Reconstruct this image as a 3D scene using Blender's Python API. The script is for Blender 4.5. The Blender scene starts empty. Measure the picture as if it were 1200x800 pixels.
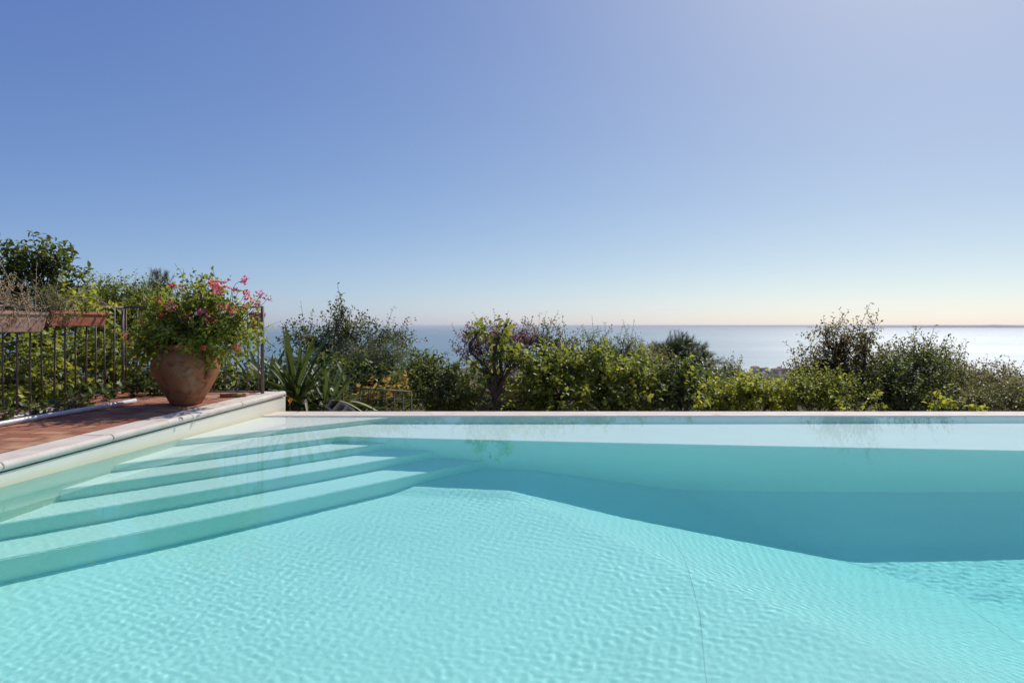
import bpy, bmesh, math, random
import numpy as np
from math import pi, sin, cos, radians

scene = bpy.context.scene
COL = scene.collection
H = 1.07                       # eye height above the water (water level is z = 0)
F, CX, HY = 800.0, 600.0, 381.0
rng = np.random.default_rng(11)
random.seed(4)

def at(px, py, d):             # a point of the photo at distance d -> world
    return np.array([(px-CX)/F*d, d, H-(py-HY)/F*d])

# ------------------------------------------------------------------ helpers
def tag(o, label=None, cat=None, group=None, kind=None):
    if label: o['label'] = label
    if cat: o['category'] = cat
    if group: o['group'] = group
    if kind: o['kind'] = kind
    return o

def link(name, me, mat=None, parent=None):
    o = bpy.data.objects.new(name, me)
    COL.objects.link(o)
    if mat is not None:
        for m in (mat if isinstance(mat, (list, tuple)) else [mat]):
            me.materials.append(m)
    if parent is not None:
        o.parent = parent
    return o

def empty(name, loc=(0, 0, 0), rz=0.0):
    o = bpy.data.objects.new(name, None)
    COL.objects.link(o)
    o.location = loc
    o.rotation_euler = (0, 0, rz)
    o.empty_display_size = .1
    return o

def np_mesh(name, V, Fc, smooth=False):
    """V (n,3) array, Fc (m,k) int array with one polygon size."""
    V = np.asarray(V, np.float32); Fc = np.asarray(Fc, np.int32)
    me = bpy.data.meshes.new(name)
    k = Fc.shape[1]
    me.vertices.add(len(V)); me.vertices.foreach_set('co', V.ravel())
    me.loops.add(Fc.size); me.loops.foreach_set('vertex_index', Fc.ravel())
    me.polygons.add(len(Fc))
    me.polygons.foreach_set('loop_start', np.arange(0, Fc.size, k, dtype=np.int32))
    if smooth:
        me.polygons.foreach_set('use_smooth', np.ones(len(Fc), bool))
    me.update(calc_edges=True)
    me.validate()
    return me

class MB:
    """collects shapes into one mesh"""
    def __init__(s): s.bm = bmesh.new()
    def box(s, c, size, rot=None):
        r = bmesh.ops.create_cube(s.bm, size=1)
        vs = r['verts']
        for v in vs:
            p = np.array(v.co) * np.array(size)
            if rot: 
                a = rot; p = np.array([p[0]*cos(a)-p[1]*sin(a), p[0]*sin(a)+p[1]*cos(a), p[2]])
            v.co = p + np.array(c)
        return s
    def tube(s, pts, rad, n=8, caps=True):
        pts = [np.array(p, float) for p in pts]
        if np.isscalar(rad): rad = [rad]*len(pts)
        rings = []
        up = np.array([.13, .31, .94])
        for i, p in enumerate(pts):
            a = pts[max(i-1, 0)]; b = pts[min(i+1, len(pts)-1)]
            t = b-a; t /= (np.linalg.norm(t)+1e-9)
            u = np.cross(t, up)
            if np.linalg.norm(u) < .1: u = np.cross(t, [1, 0, 0])
            u /= np.linalg.norm(u); w = np.cross(t, u)
            rings.append([s.bm.verts.new(p + rad[i]*(cos(2*pi*k/n)*u + sin(2*pi*k/n)*w)) for k in range(n)])
        for A, B in zip(rings, rings[1:]):
            for k in range(n):
                f = s.bm.faces.new((A[k], A[(k+1) % n], B[(k+1) % n], B[k])); f.smooth = True
        if caps:
            s.bm.faces.new(rings[0][::-1]); s.bm.faces.new(rings[-1])
        return s
    def prism(s, poly, z0, z1):
        """plan polygon (ccw) between z0 and z1; either may be a function of (x, y)"""
        f0 = z0 if callable(z0) else (lambda x, y: z0)
        f1 = z1 if callable(z1) else (lambda x, y: z1)
        a = [s.bm.verts.new((x, y, f0(x, y))) for x, y in poly]
        b = [s.bm.verts.new((x, y, f1(x, y))) for x, y in poly]
        n = len(poly)
        s.bm.faces.new(a[::-1]); s.bm.faces.new(b)
        for i in range(n):
            s.bm.faces.new((a[i], a[(i+1) % n], b[(i+1) % n], b[i]))
        return s
    def sweep(s, prof, p0, p1, z0=0., z1=0.):
        """2-D profile (offset to the right of p0->p1, height) swept along a line"""
        p0 = np.array(p0, float); p1 = np.array(p1, float)
        t = (p1-p0)/np.linalg.norm(p1-p0); r = np.array([t[1], -t[0]])
        A = [s.bm.verts.new((*(p0+r*o), z0+h)) for o, h in prof]
        B = [s.bm.verts.new((*(p1+r*o), z1+h)) for o, h in prof]
        n = len(prof)
        for i in range(n):
            s.bm.faces.new((A[i], B[i], B[(i+1) % n], A[(i+1) % n]))
        s.bm.faces.new(A[::-1]); s.bm.faces.new(B)
        return s
    def lathe(s, prof, n=48, c=(0, 0, 0)):
        rings = []
        for r, z in prof:
            rings.append([s.bm.verts.new((c[0]+r*cos(2*pi*k/n), c[1]+r*sin(2*pi*k/n), c[2]+z)) for k in range(n)])
        for A, B in zip(rings, rings[1:]):
            for k in range(n):
                f = s.bm.faces.new((A[k], A[(k+1) % n], B[(k+1) % n], B[k])); f.smooth = True
        s.bm.faces.new(rings[0][::-1]); s.bm.faces.new(rings[-1])
        return s
    def build(s, name, mat=None, parent=None, bevel=0., seg=2):
        bmesh.ops.recalc_face_normals(s.bm, faces=s.bm.faces)
        if bevel:
            ed = [e for e in s.bm.edges if len(e.link_faces) == 2 and e.calc_face_angle() > .6]
            bmesh.ops.bevel(s.bm, geom=ed, offset=bevel, segments=seg, affect='EDGES', clamp_overlap=True)
        me = bpy.data.meshes.new(name)
        s.bm.to_mesh(me); s.bm.free()
        return link(name, me, mat, parent)

# ------------------------------------------------------------------ materials
class NT:
    def __init__(s, name):
        s.m = bpy.data.materials.new(name); s.m.use_nodes = True
        s.t = s.m.node_tree; s.t.nodes.clear()
        s.out = s.n('ShaderNodeOutputMaterial')
    def n(s, ty, **kw):
        nd = s.t.nodes.new(ty)
        for k, v in kw.items(): setattr(nd, k, v)
        return nd
    def l(s, a, b): s.t.links.new(a, b)
    def noise(s, scale, detail=4, rough=.55, vec=None, dist=0.):
        nd = s.n('ShaderNodeTexNoise'); nd.inputs['Scale'].default_value = scale
        nd.inputs['Detail'].default_value = detail; nd.inputs['Roughness'].default_value = rough
        nd.inputs['Distortion'].default_value = dist
        if vec is not None: s.l(vec, nd.inputs['Vector'])
        return nd.outputs['Fac']
    def ramp(s, fac, stops):
        nd = s.n('ShaderNodeValToRGB'); cr = nd.color_ramp
        while len(cr.elements) < len(stops): cr.elements.new(.5)
        for e, (p, c) in zip(cr.elements, stops):
            e.position = p; e.color = (*c, 1) if len(c) == 3 else c
        s.l(fac, nd.inputs[0]); return nd.outputs[0]
    def mix(s, a, b, fac, mode='MIX'):
        nd = s.n('ShaderNodeMix', data_type='RGBA', blend_type=mode)
        for sock, v in ((nd.inputs[6], a), (nd.inputs[7], b), (nd.inputs[0], fac)):
            if hasattr(v, 'is_output'): s.l(v, sock)
            elif isinstance(v, (int, float)): sock.default_value = v
            else: sock.default_value = (*v, 1)
        return nd.outputs[2]
    def math(s, op, a, b=0., c=None):
        nd = s.n('ShaderNodeMath', operation=op)
        for i, v in enumerate((a, b, c)):
            if v is None: continue
            if hasattr(v, 'is_output'): s.l(v, nd.inputs[i])
            else: nd.inputs[i].default_value = v
        return nd.outputs[0]
    def bump(s, h, strength=.3, dist=.01):
        nd = s.n('ShaderNodeBump'); nd.inputs['Strength'].default_value = strength
        nd.inputs['Distance'].default_value = dist; s.l(h, nd.inputs['Height']); return nd.outputs[0]
    def obj(s): return s.n('ShaderNodeTexCoord').outputs['Object']
    def geo(s): return s.n('ShaderNodeNewGeometry')
    def princ(s, color, rough=.6, normal=None, spec=.5, metal=0.):
        p = s.n('ShaderNodeBsdfPrincipled')
        for key, v in (('Base Color', color), ('Roughness', rough), ('Specular IOR Level', spec), ('Metallic', metal)):
            if hasattr(v, 'is_output'): s.l(v, p.inputs[key])
            elif isinstance(v, (int, float)): p.inputs[key].default_value = v
            else: p.inputs[key].default_value = (*v, 1)
        if normal is not None: s.l(normal, p.inputs['Normal'])
        return p.outputs[0]
    def done(s, sh): s.l(sh, s.out.inputs['Surface']); return s.m

def simple(name, c1, c2, scale=8., rough=.7, bump=.2, bdist=.004, spec=.4, detail=5):
    t = NT(name); v = t.geo().outputs['Position']
    n = t.noise(scale, detail, vec=v)
    col = t.ramp(n, [(.3, c1), (.7, c2)])
    nb = t.noise(scale*9, 4, vec=v)
    return t.done(t.princ(col, rough, t.bump(nb, bump, bdist), spec))

LEAF_GAIN = 1.75
def leaf_mat(name, cols, trans, rough=.5, tfac=.38, spec=.35):
    rough = max(rough, .46); tfac = min(.5, tfac*1.15)
    cols = [tuple(min(.9, v*LEAF_GAIN) for v in c) for c in cols] if max(max(c) for c in cols) < .3 else cols
    trans = tuple(min(.95, v*1.25) for v in trans)
    """cols: base colours spread over the leaves; trans: colour of the light let through"""
    t = NT(name); g = t.geo()
    r = g.outputs['Random Per Island']
    k = len(cols)
    col = t.ramp(r, [((i+.5)/k, c) for i, c in enumerate(cols)])
    n2 = t.noise(1.6, 2, vec=g.outputs['Position'])
    col = t.mix(col, t.mix(col, (1.35, 1.25, .8), 1., 'MULTIPLY'), t.ramp(n2, [(.4, (0, 0, 0)), (.65, (1, 1, 1))]))
    p = t.princ(col, rough, None, spec)
    tr = t.n('ShaderNodeBsdfTranslucent')
    tc = t.ramp(r, [((i+.5)/k, tuple(min(1., a*b) for a, b in zip(trans, s))) for i, s in
                    enumerate([(.75, .85, .8), (1, 1, 1), (1.25, 1.1, .9)][:max(2, min(3, k))])])
    t.l(tc, tr.inputs['Color'])
    mx = t.n('ShaderNodeMixShader'); mx.inputs[0].default_value = tfac
    t.l(p, mx.inputs[1]); t.l(tr.outputs[0], mx.inputs[2])
    return t.done(mx.outputs[0])

M = {}
def make_materials():
    # pool plaster: cream, with a scum line where the water stands
    t = NT('pool_plaster'); g = t.geo(); pos = g.outputs['Position']
    sep = t.n('ShaderNodeSeparateXYZ'); t.l(pos, sep.inputs[0])
    n1 = t.noise(1.3, 5, vec=pos); n2 = t.noise(14, 4, vec=pos)
    base = t.ramp(n1, [(.3, (.72, .675, .55)), (.7, (.78, .735, .61))])
    base = t.mix(base, (.62, .60, .50), t.ramp(n2, [(.60, (0, 0, 0)), (.78, (.35, .35, .35))]))
    wob = t.math('ADD', sep.outputs[2], t.math('MULTIPLY', t.math('SUBTRACT', n2, .5), .02))
    line = t.n('ShaderNodeMapRange'); line.inputs[1].default_value = .055; line.inputs[2].default_value = .0
    t.l(wob, line.inputs[0])
    below = t.n('ShaderNodeMapRange'); below.inputs[1].default_value = -.03; below.inputs[2].default_value = -.005
    t.l(wob, below.inputs[0])
    band = t.math('MULTIPLY', line.outputs[0], below.outputs[0])
    base = t.mix(base, (.60, .53, .27), t.math('MULTIPLY', band, .55))
    M['plaster'] = t.done(t.princ(base, .55, t.bump(t.noise(60, 3, vec=pos), .12, .003), .3))
    # pool liner under the water
    def liner(name, a, b):
        t = NT(name); pos = t.geo().outputs['Position']
        n1 = t.noise(.9, 4, vec=pos); n2 = t.noise(40, 3, vec=pos); n3 = t.noise(5, 5, .7, pos, .5)
        base = t.ramp(n1, [(.3, a), (.7, b)])
        base = t.mix(base, tuple(.8*v for v in a), t.ramp(n2, [(.55, (0, 0, 0)), (.8, (.4, .4, .4))]))
        base = t.mix(base, tuple(.3*v+.35*k for v, k in zip(a, (1., .95, .8))), t.ramp(n3, [(.66, (0, 0, 0)), (.78, (.25, .25, .25))]))
        return t.done(t.princ(base, .6, None, .2))
    M['liner'] = liner('turquoise_pool_liner', LA, LB)
    M['liner_mint'] = liner('mint_pool_liner', LA, LB)
    M['liner_pale'] = liner('pale_pool_liner', tuple(v*.99 for v in LA), tuple(v*.98 for v in LB))
    # pale stone of coping and weir
    t = NT('pale_stone'); pos = t.geo().outputs['Position']
    n1 = t.noise(5, 6, .6, pos); n2 = t.noise(28, 5, .7, pos); n3 = t.noise(2.3, 3, .6, pos, 1.2)
    c = t.ramp(n1, [(.3, (.53, .465, .39)), (.68, (.66, .60, .52))])
    c = t.mix(c, (.40, .30, .21), t.ramp(n2, [(.60, (0, 0, 0)), (.74, (.55, .55, .55))]))
    c = t.mix(c, (.50, .33, .20), t.ramp(n3, [(.58, (0, 0, 0)), (.70, (.7, .7, .7))]))
    M['stone'] = t.done(t.princ(c, .75, t.bump(n2, .35, .004), .3))
    # terracotta paving
    t = NT('terracotta_paving'); pos = t.geo().outputs['Position']
    mp = t.n('ShaderNodeMapping'); mp.inputs['Rotation'].default_value = (0, 0, radians(7)); t.l(pos, mp.inputs[0])
    br = t.n('ShaderNodeTexBrick'); t.l(mp.outputs[0], br.inputs['Vector'])
    br.inputs['Scale'].default_value = 1.0; br.inputs['Brick Width'].default_value = .30
    br.inputs['Row Height'].default_value = .15; br.inputs['Mortar Size'].default_value = .009
    br.inputs['Color1'].default_value = (.27, .085, .045, 1); br.inputs['Color2'].default_value = (.50, .25, .14, 1)
    br.inputs['Mortar'].default_value = (.12, .075, .055, 1); br.inputs['Bias'].default_value = -.1
    n1 = t.noise(3.1, 6, .65, pos); n2 = t.noise(30, 5, .7, pos); n3 = t.noise(.9, 4, .6, pos, .6)
    c = t.mix(br.outputs['Color'], (.24, .10, .06), t.ramp(n1, [(.45, (0, 0, 0)), (.7, (.75, .75, .75))]))
    c = t.mix(c, (.52, .36, .22), t.ramp(n3, [(.54, (0, 0, 0)), (.68, (.7, .7, .7))]))
    c = t.mix(c, (.10, .06, .045), t.ramp(n2, [(.6, (0, 0, 0)), (.78, (.6, .6, .6))]))
    hh = t.math('ADD', t.math('MULTIPLY', br.outputs['Fac'], -1.), t.math('MULTIPLY', n2, .5))
    M['paving'] = t.done(t.princ(c, .8, t.bump(hh, .5, .006), .25))
    # terracotta pot
    def terracotta(name, a, b, dark, pale, pk):
        t = NT(name); pos = t.obj()
        n1 = t.noise(3.2, 5, .6, pos, .5); n2 = t.noise(9, 5, .65, pos, .8); n3 = t.noise(40, 4, .6, pos); n4 = t.noise(4.5, 4, .55, pos, .3)
        c = t.ramp(n1, [(.3, a), (.7, b)])
        c = t.mix(c, dark, t.ramp(n2, [(.50, (0, 0, 0)), (.66, (.75, .75, .75))]))
        c = t.mix(c, pale, t.ramp(n4, [(.52, (0, 0, 0)), (.72, (pk, pk, pk))]))
        c = t.mix(c, (.12, .07, .05), t.ramp(n3, [(.66, (0, 0, 0)), (.8, (.6, .6, .6))]))
        return t.done(t.princ(c, .85, t.bump(t.math('ADD', n3, n2), .4, .006), .2))
    M['pot'] = terracotta('weathered_terracotta', (.34, .125, .055), (.45, .19, .09), (.14, .054, .028), (.56, .37, .22), .5)
    M['trough_red'] = terracotta('red_terracotta', (.40, .13, .075), (.47, .18, .11), (.24, .075, .045), (.5, .28, .2), .3)
    M['trough_grey'] = terracotta('greyed_terracotta', (.37, .20, .14), (.44, .29, .22), (.20, .10, .07), (.50, .40, .33), .8)
    # iron
    t = NT('rusty_iron'); pos = t.geo().outputs['Position']
    n1 = t.noise(30, 5, .6, pos)
    c = t.ramp(n1, [(.35, (.12, .085, .068)), (.6, (.19, .135, .105)), (.75, (.24, .14, .09))])
    M['iron'] = t.done(t.princ(c, .62, t.bump(n1, .2, .002), .45))
    M['soil'] = simple('soil', (.07, .05, .035), (.14, .10, .07), 20, .95, .6, .01, .1)
    # hillside: earth, scrub and dry grass
    t = NT('hillside_ground'); pos = t.geo().outputs['Position']
    n1 = t.noise(.6, 8, .65, pos); n2 = t.noise(.012, 6, .6, pos); n3 = t.noise(7, 6, .7, pos)
    c = t.ramp(n1, [(.35, (.05, .052, .026)), (.5, (.085, .068, .04)), (.68, (.15, .11, .07))])
    c = t.mix(c, (.045, .06, .022), t.ramp(n2, [(.4, (0, 0, 0)), (.6, (1, 1, 1))]))
    M['hill'] = t.done(t.princ(c, .95, t.bump(n3, .8, .05), .1))
    M['bank'] = simple('dry_earth', (.16, .10, .07), (.34, .215, .15), 5, .95, .8, .03, .1)
    t = NT('scrub_hill'); pos = t.geo().outputs['Position']
    n2 = t.noise(.02, 6, .7, pos)
    M['far_land'] = t.done(t.princ(t.ramp(n2, [(.4, (.05, .06, .03)), (.6, (.16, .14, .10))]), .95, None, .1))
    # wood
    M['bark'] = simple('bark', (.06, .045, .035), (.14, .105, .08), 14, .95, .9, .01, .2)
    M['bark_pale'] = simple('pale_bark', (.13, .10, .08), (.26, .21, .17), 14, .95, .9, .01, .2)
    M['twig_dry'] = simple('dry_twig', (.32, .23, .17), (.46, .36, .27), 30, .95, .3, .003, .2)
    # leaves
    M['citrus'] = leaf_mat('citrus_leaf', [(.030, .044, .016), (.050, .068, .022), (.085, .10, .026)], (.17, .21, .035), .5, .28)
    M['ivy'] = leaf_mat('ivy_leaf', [(.022, .036, .014), (.036, .055, .018), (.06, .08, .024)], (.12, .16, .03), .5, .25)
    M['laurel'] = leaf_mat('laurel_leaf', [(.032, .040, .020), (.052, .060, .026), (.08, .085, .034)], (.15, .17, .045), .5, .28)
    M['bright'] = leaf_mat('bright_leaf', [(.050, .072, .018), (.085, .108, .024), (.17, .18, .034)], (.29, .32, .04), .5, .38)
    M['bush_yellow'] = leaf_mat('yellow_green_leaf', [(.045, .065, .016), (.09, .11, .022), (.19, .20, .03)], (.30, .32, .035), .5, .36)
    M['lime'] = leaf_mat('lime_leaf', [(.11, .14, .025), (.17, .20, .03), (.27, .26, .035)], (.40, .42, .045), .5, .42)
    M['bougleaf'] = leaf_mat('bougainvillea_leaf', [(.050, .078, .016), (.085, .12, .02), (.16, .18, .028)], (.30, .33, .035), .5, .42)
    M['olive'] = leaf_mat('olive_leaf', [(.06, .075, .045), (.10, .115, .07), (.17, .18, .12)], (.16, .19, .07), .45, .25)
    M['dusty'] = leaf_mat('dusty_leaf', [(.048, .052, .024), (.08, .082, .034), (.13, .118, .05)], (.21, .21, .06), .5, .34)
    M['brownish'] = leaf_mat('brownish_leaf', [(.065, .062, .03), (.10, .088, .04), (.15, .11, .05)], (.24, .21, .07), .5, .38)
    M['plum'] = leaf_mat('plum_leaf', [(.07, .035, .045), (.11, .055, .06), (.13, .085, .065)], (.26, .11, .13), .5, .35)
    M['autumn'] = leaf_mat('autumn_leaf', [(.30, .12, .03), (.42, .25, .04), (.20, .20, .04)], (.55, .34, .05), .45, .4)
    M['pine'] = leaf_mat('pine_needle', [(.022, .036, .014), (.038, .055, .02), (.06, .075, .028)], (.09, .12, .03), .5, .18)
    M['dry'] = leaf_mat('dry_leaf', [(.34, .24, .15), (.44, .32, .21), (.26, .22, .11)], (.42, .30, .17), .6, .35)
    M['strap'] = leaf_mat('strap_leaf', [(.022, .038, .015), (.034, .052, .019), (.055, .075, .026)], (.10, .14, .03), .36, .2)
    M['strap_dry'] = leaf_mat('dry_strap', [(.40, .36, .28), (.5, .45, .36)], (.4, .35, .25), .6, .2)
    M['pink'] = leaf_mat('pink_bract', [(.62, .10, .20), (.70, .16, .27), (.74, .24, .34)], (.85, .22, .35), .5, .45)
    M['red'] = leaf_mat('red_bract', [(.62, .06, .08), (.70, .10, .12), (.74, .17, .18)], (.9, .16, .17), .5, .45)
    M['orange'] = leaf_mat('orange_bract', [(.75, .22, .03), (.8, .30, .04)], (.9, .4, .05), .5, .4)
    M['yellow'] = leaf_mat('yellow_leaf', [(.55, .42, .04), (.6, .5, .06)], (.7, .6, .1), .5, .4)
    # small things
    M['pvc'] = simple('white_pipe', (.55, .57, .60), (.70, .71, .72), 12, .35, .05, .001, .5)
    M['concrete'] = simple('concrete', (.34, .34, .32), (.50, .49, .46), 18, .9, .5, .004, .2)
    M['plaster_far'] = simple('house_plaster', (.48, .43, .37), (.62, .58, .52), .1, .9, 0, .01, .1)
    M['roof_far'] = simple('roof_tile', (.26, .15, .11), (.34, .22, .17), .2, .9, 0, .01, .1)
    M['seam'] = simple('liner_seam', (.46, .50, .47), (.54, .57, .54), 20, .7, 0, .001, .2)

    # pool water: clear, faintly tinted; the waves are in the mesh
    t = NT('pool_water')
    rf = t.n('ShaderNodeBsdfRefraction'); rf.inputs['IOR'].default_value = 1.333; rf.inputs['Roughness'].default_value = 0.
    gl = t.n('ShaderNodeBsdfGlossy'); gl.inputs['Roughness'].default_value = 0.; gl.inputs['Color'].default_value = (1, 1, 1, 1)
    fr = t.n('ShaderNodeFresnel'); fr.inputs['IOR'].default_value = 1.333
    lw = t.n('ShaderNodeLayerWeight'); lw.inputs['Blend'].default_value = .5
    inside = t.n('ShaderNodeMapRange')          # total reflection seen from below
    for k, v in ((1, .37), (2, .42), (3, .03), (4, 1.)): inside.inputs[k].default_value = v
    t.l(lw.outputs['Facing'], inside.inputs[0])
    back = t.geo().outputs['Backfacing']
    fac = t.math('ADD', t.math('MULTIPLY', t.math('MULTIPLY', fr.outputs[0], WATER_GLOSS), t.math('SUBTRACT', 1., back)), t.math('MULTIPLY', inside.outputs[0], back))
    mx = t.n('ShaderNodeMixShader'); t.l(fac, mx.inputs[0]); t.l(rf.outputs[0], mx.inputs[1]); t.l(gl.outputs[0], mx.inputs[2])
    M['water'] = t.done(mx.outputs[0])
    # the water itself soaks up red light
    t = NT('water_depth')
    va = t.n('ShaderNodeVolumeAbsorption')
    SIG = np.array(WATER_SIGMA); dens = SIG.max()*1.02
    va.inputs['Density'].default_value = float(dens)
    va.inputs['Color'].default_value = (*(1-SIG/dens), 1)
    t.l(va.outputs[0], t.out.inputs['Volume'])
    M['water_depth'] = t.m
    t.m.cycles.homogeneous_volume = True

    # sea
    t = NT('sea_water'); pos = t.geo().outputs['Position']
    mp = t.n('ShaderNodeMapping'); mp.inputs['Scale'].default_value = (.00022, .0012, 1); t.l(pos, mp.inputs[0])
    n1 = t.noise(1., 6, .6, mp.outputs[0])
    mp2 = t.n('ShaderNodeMapping'); mp2.inputs['Scale'].default_value = (.003, .012, 1); t.l(pos, mp2.inputs[0])
    n2 = t.noise(1., 5, .65, mp2.outputs[0])
    col = t.ramp(n1, [(.35, (.02, .108, .13)), (.65, (.032, .138, .16))])
    rg = t.math('ADD', t.math('MULTIPLY', n2, .12), t.math('MULTIPLY_ADD', n1, .14, SEA_ROUGH))
    p = t.n('ShaderNodeBsdfPrincipled'); t.l(col, p.inputs['Base Color']); t.l(rg, p.inputs['Roughness'])
    p.inputs['IOR'].default_value = 2.5
    t.l(t.bump(n2, .25, 12.), p.inputs['Normal'])
    M['sea'] = t.done(p.outputs[0])

LA, LB = (.83, .825, .775), (.885, .88, .83)      # painted basin
WATER_GLOSS = .50
WATER_SIGMA = (.30, .013, .008)
SEA_ROUGH = .23
make_materials()

# ------------------------------------------------------------------ light, sky, camera
SUN_EL, SUN_AZ = radians(45), radians(34)      # azimuth to the right of straight ahead (+Y)
w = bpy.data.worlds.new('World'); scene.world = w; w.use_nodes = True
nt = w.node_tree; nt.nodes.clear()
sky = nt.nodes.new('ShaderNodeTexSky'); sky.sky_type = 'NISHITA'; sky.sun_disc = False
sky.sun_elevation = SUN_EL; sky.sun_rotation = SUN_AZ
sky.altitude = 0; sky.air_density = .55; sky.dust_density = .8; sky.ozone_density = 4.
bg = nt.nodes.new('ShaderNodeBackground'); bg.inputs['Strength'].default_value = .10
wo = nt.nodes.new('ShaderNodeOutputWorld')
# the camera's colour response to the sky: one power per channel
sepc = nt.nodes.new('ShaderNodeSeparateColor'); comb = nt.nodes.new('ShaderNodeCombineColor')
nt.links.new(sky.outputs[0], sepc.inputs[0])
for ch, (g_, c_) in enumerate(((.93, .05), (.845, .0), (.475, -.13))):
    a = nt.nodes.new('ShaderNodeMath'); a.operation = 'MULTIPLY'; a.inputs[1].default_value = .1
    p_ = nt.nodes.new('ShaderNodeMath'); p_.operation = 'POWER'; p_.inputs[1].default_value = g_
    m_ = nt.nodes.new('ShaderNodeMath'); m_.operation = 'MULTIPLY'; m_.inputs[1].default_value = 10*math.exp(c_)
    nt.links.new(sepc.outputs[ch], a.inputs[0]); nt.links.new(a.outputs[0], p_.inputs[0])
    nt.links.new(p_.outputs[0], m_.inputs[0]); nt.links.new(m_.outputs[0], comb.inputs[ch])
nt.links.new(comb.outputs[0], bg.inputs[0]); nt.links.new(bg.outputs[0], wo.inputs[0])

sl = bpy.data.lights.new('sun', 'SUN'); sl.energy = 4.4; sl.angle = radians(.53); sl.color = (1., .95, .88)
so = bpy.data.objects.new('sun', sl); COL.objects.link(so)
sd = np.array([sin(SUN_AZ)*cos(SUN_EL), cos(SUN_AZ)*cos(SUN_EL), sin(SUN_EL)])
from mathutils import Vector
so.rotation_euler = Vector(sd).to_track_quat('Z', 'Y').to_euler()
so.location = (20, 30, 30)
sl.cycles.is_caustics_light = True

cam = bpy.data.cameras.new('camera'); cam.lens = 24; cam.sensor_width = 36
cam.shift_y = -(400-HY)/1200.; cam.clip_start = .05; cam.clip_end = 300000
co = bpy.data.objects.new('camera', cam); COL.objects.link(co)
co.location = (0, 0, H); co.rotation_euler = (pi/2, 0, 0)
scene.camera = co
scene.view_settings.view_transform = 'Standard'; scene.view_settings.look = 'None'
scene.view_settings.exposure = .0; scene.view_settings.gamma = 1
scene.cycles.max_bounces = 20; scene.cycles.transmission_bounces = 16; scene.cycles.transparent_max_bounces = 12
scene.cycles.diffuse_bounces = 8; scene.cycles.glossy_bounces = 8; scene.cycles.volume_bounces = 0
scene.cycles.caustics_refractive = True; scene.cycles.caustics_reflective = True
scene.cycles.use_denoising = True
scene.cycles.sample_clamp_indirect = 12.

# ------------------------------------------------------------------ the pool
def WL(y): return -3.375 + .125*(y-4.5)            # left wall, inner face
def WD(x): return 6.91 - .128*(x+1.47)            # deep wall under the far ledge
def WR(y): return 9.3 + .125*(y-4.5)              # right wall
def DECK(y): return .155 + .019*(y-4.5)           # paving height (falls a little toward the camera)
YN, YW0, YW1 = .9, 8.02, 8.45                     # near wall, weir inner and outer edge
E1 = np.array([.737, .676]); N1 = np.array([.676, -.737])
STEP_C = [-6.85, -6.30, -5.93, -5.56, -5.18]
STEP_D = [.06, .35, .62, .93, 1.25]

def step_left(c, off=0.):      # point of the step edge on the left wall
    # N1.p = c, x = WL(y)+off
    y = (c - N1[0]*(-3.375 - .125*4.5 + off))/(N1[0]*.125 + N1[1]); return (WL(y)+off, y)
def step_right(c, off=0.):     # on the deep wall
    x = (c - N1[1]*(6.91-.128*1.47+off))/(N1[0]-.128*N1[1]); return (x, WD(x)+off)

def floor_depth(x, y):
    tt = (x-.05)*.78 + (y-5.95)*.63
    d = 1.61 + np.clip(tt, 0, None)*.485
    d = np.where(d > 2.37, 2.37, d)
    wv = (WD(x)-y)
    cove = .36*np.clip(1-wv/.85, 0, 1)
    return np.maximum(d-cove, np.minimum(d, 1.54)) + .0

pool = empty('infinity_pool', (0, 0, 0))
tag(pool, 'turquoise infinity pool with submerged corner steps and overflow edge facing the sea', 'swimming pool')

# basin floor
xs = np.linspace(-4.0, 10.0, 281); ys = np.linspace(.7, 7.6, 139)
X, Y = np.meshgrid(xs, ys)
Z = -floor_depth(X, Y)
V = np.stack([X, Y, Z], -1).reshape(-1, 3)
idx = np.arange(len(V)).reshape(X.shape)
Q = np.stack([idx[:-1, :-1], idx[:-1, 1:], idx[1:, 1:], idx[1:, :-1]], -1).reshape(-1, 4)
o = link('basin_floor', np_mesh('basin_floor', V, Q, True), M['liner'], pool)
receivers = [o]
# ledge with the second step (one level)
A = step_left(STEP_C[1], -.06); B = step_right(STEP_C[1])
xr = WR(6)+.1
poly = [A, B, (xr, WD(xr)), (xr, 7.93), (WL(7.93)-.06, 7.93)]
def topped(ob):                # flat tops take the second material
    for p in ob.data.polygons:
        if p.normal.z > .9: p.material_index = 1
    return ob
receivers.append(topped(MB().prism(poly, -2.9, -STEP_D[1]).build('ledge', [M['liner'], M['liner_pale']], pool, .012)))
# top step in the corner
A = step_left(STEP_C[0], -.06)
xx = (STEP_C[0]-N1[1]*8.06)/N1[0]
receivers.append(MB().prism([A, (xx, 8.06), (WL(8.06)-.06, 8.06)], -1., -STEP_D[0]).build('step', M['liner_pale'], pool, .010))
for i in (2, 3, 4):
    A = step_left(STEP_C[i], -.06); B = step_right(STEP_C[i], .0); B2 = step_right(STEP_C[i], .05)
    B2 = (B[0]+E1[0]*.06, B[1]+E1[1]*.06)
    C2 = step_right(STEP_C[i-1]-.03, .09); D2 = step_left(STEP_C[i-1]-.03, -.06)
    receivers.append(topped(MB().prism([A, B2, C2, D2], -2.8+i*.01, -STEP_D[i]).build('step', [M['liner'], M['liner_mint']], pool, .012)))
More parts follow.
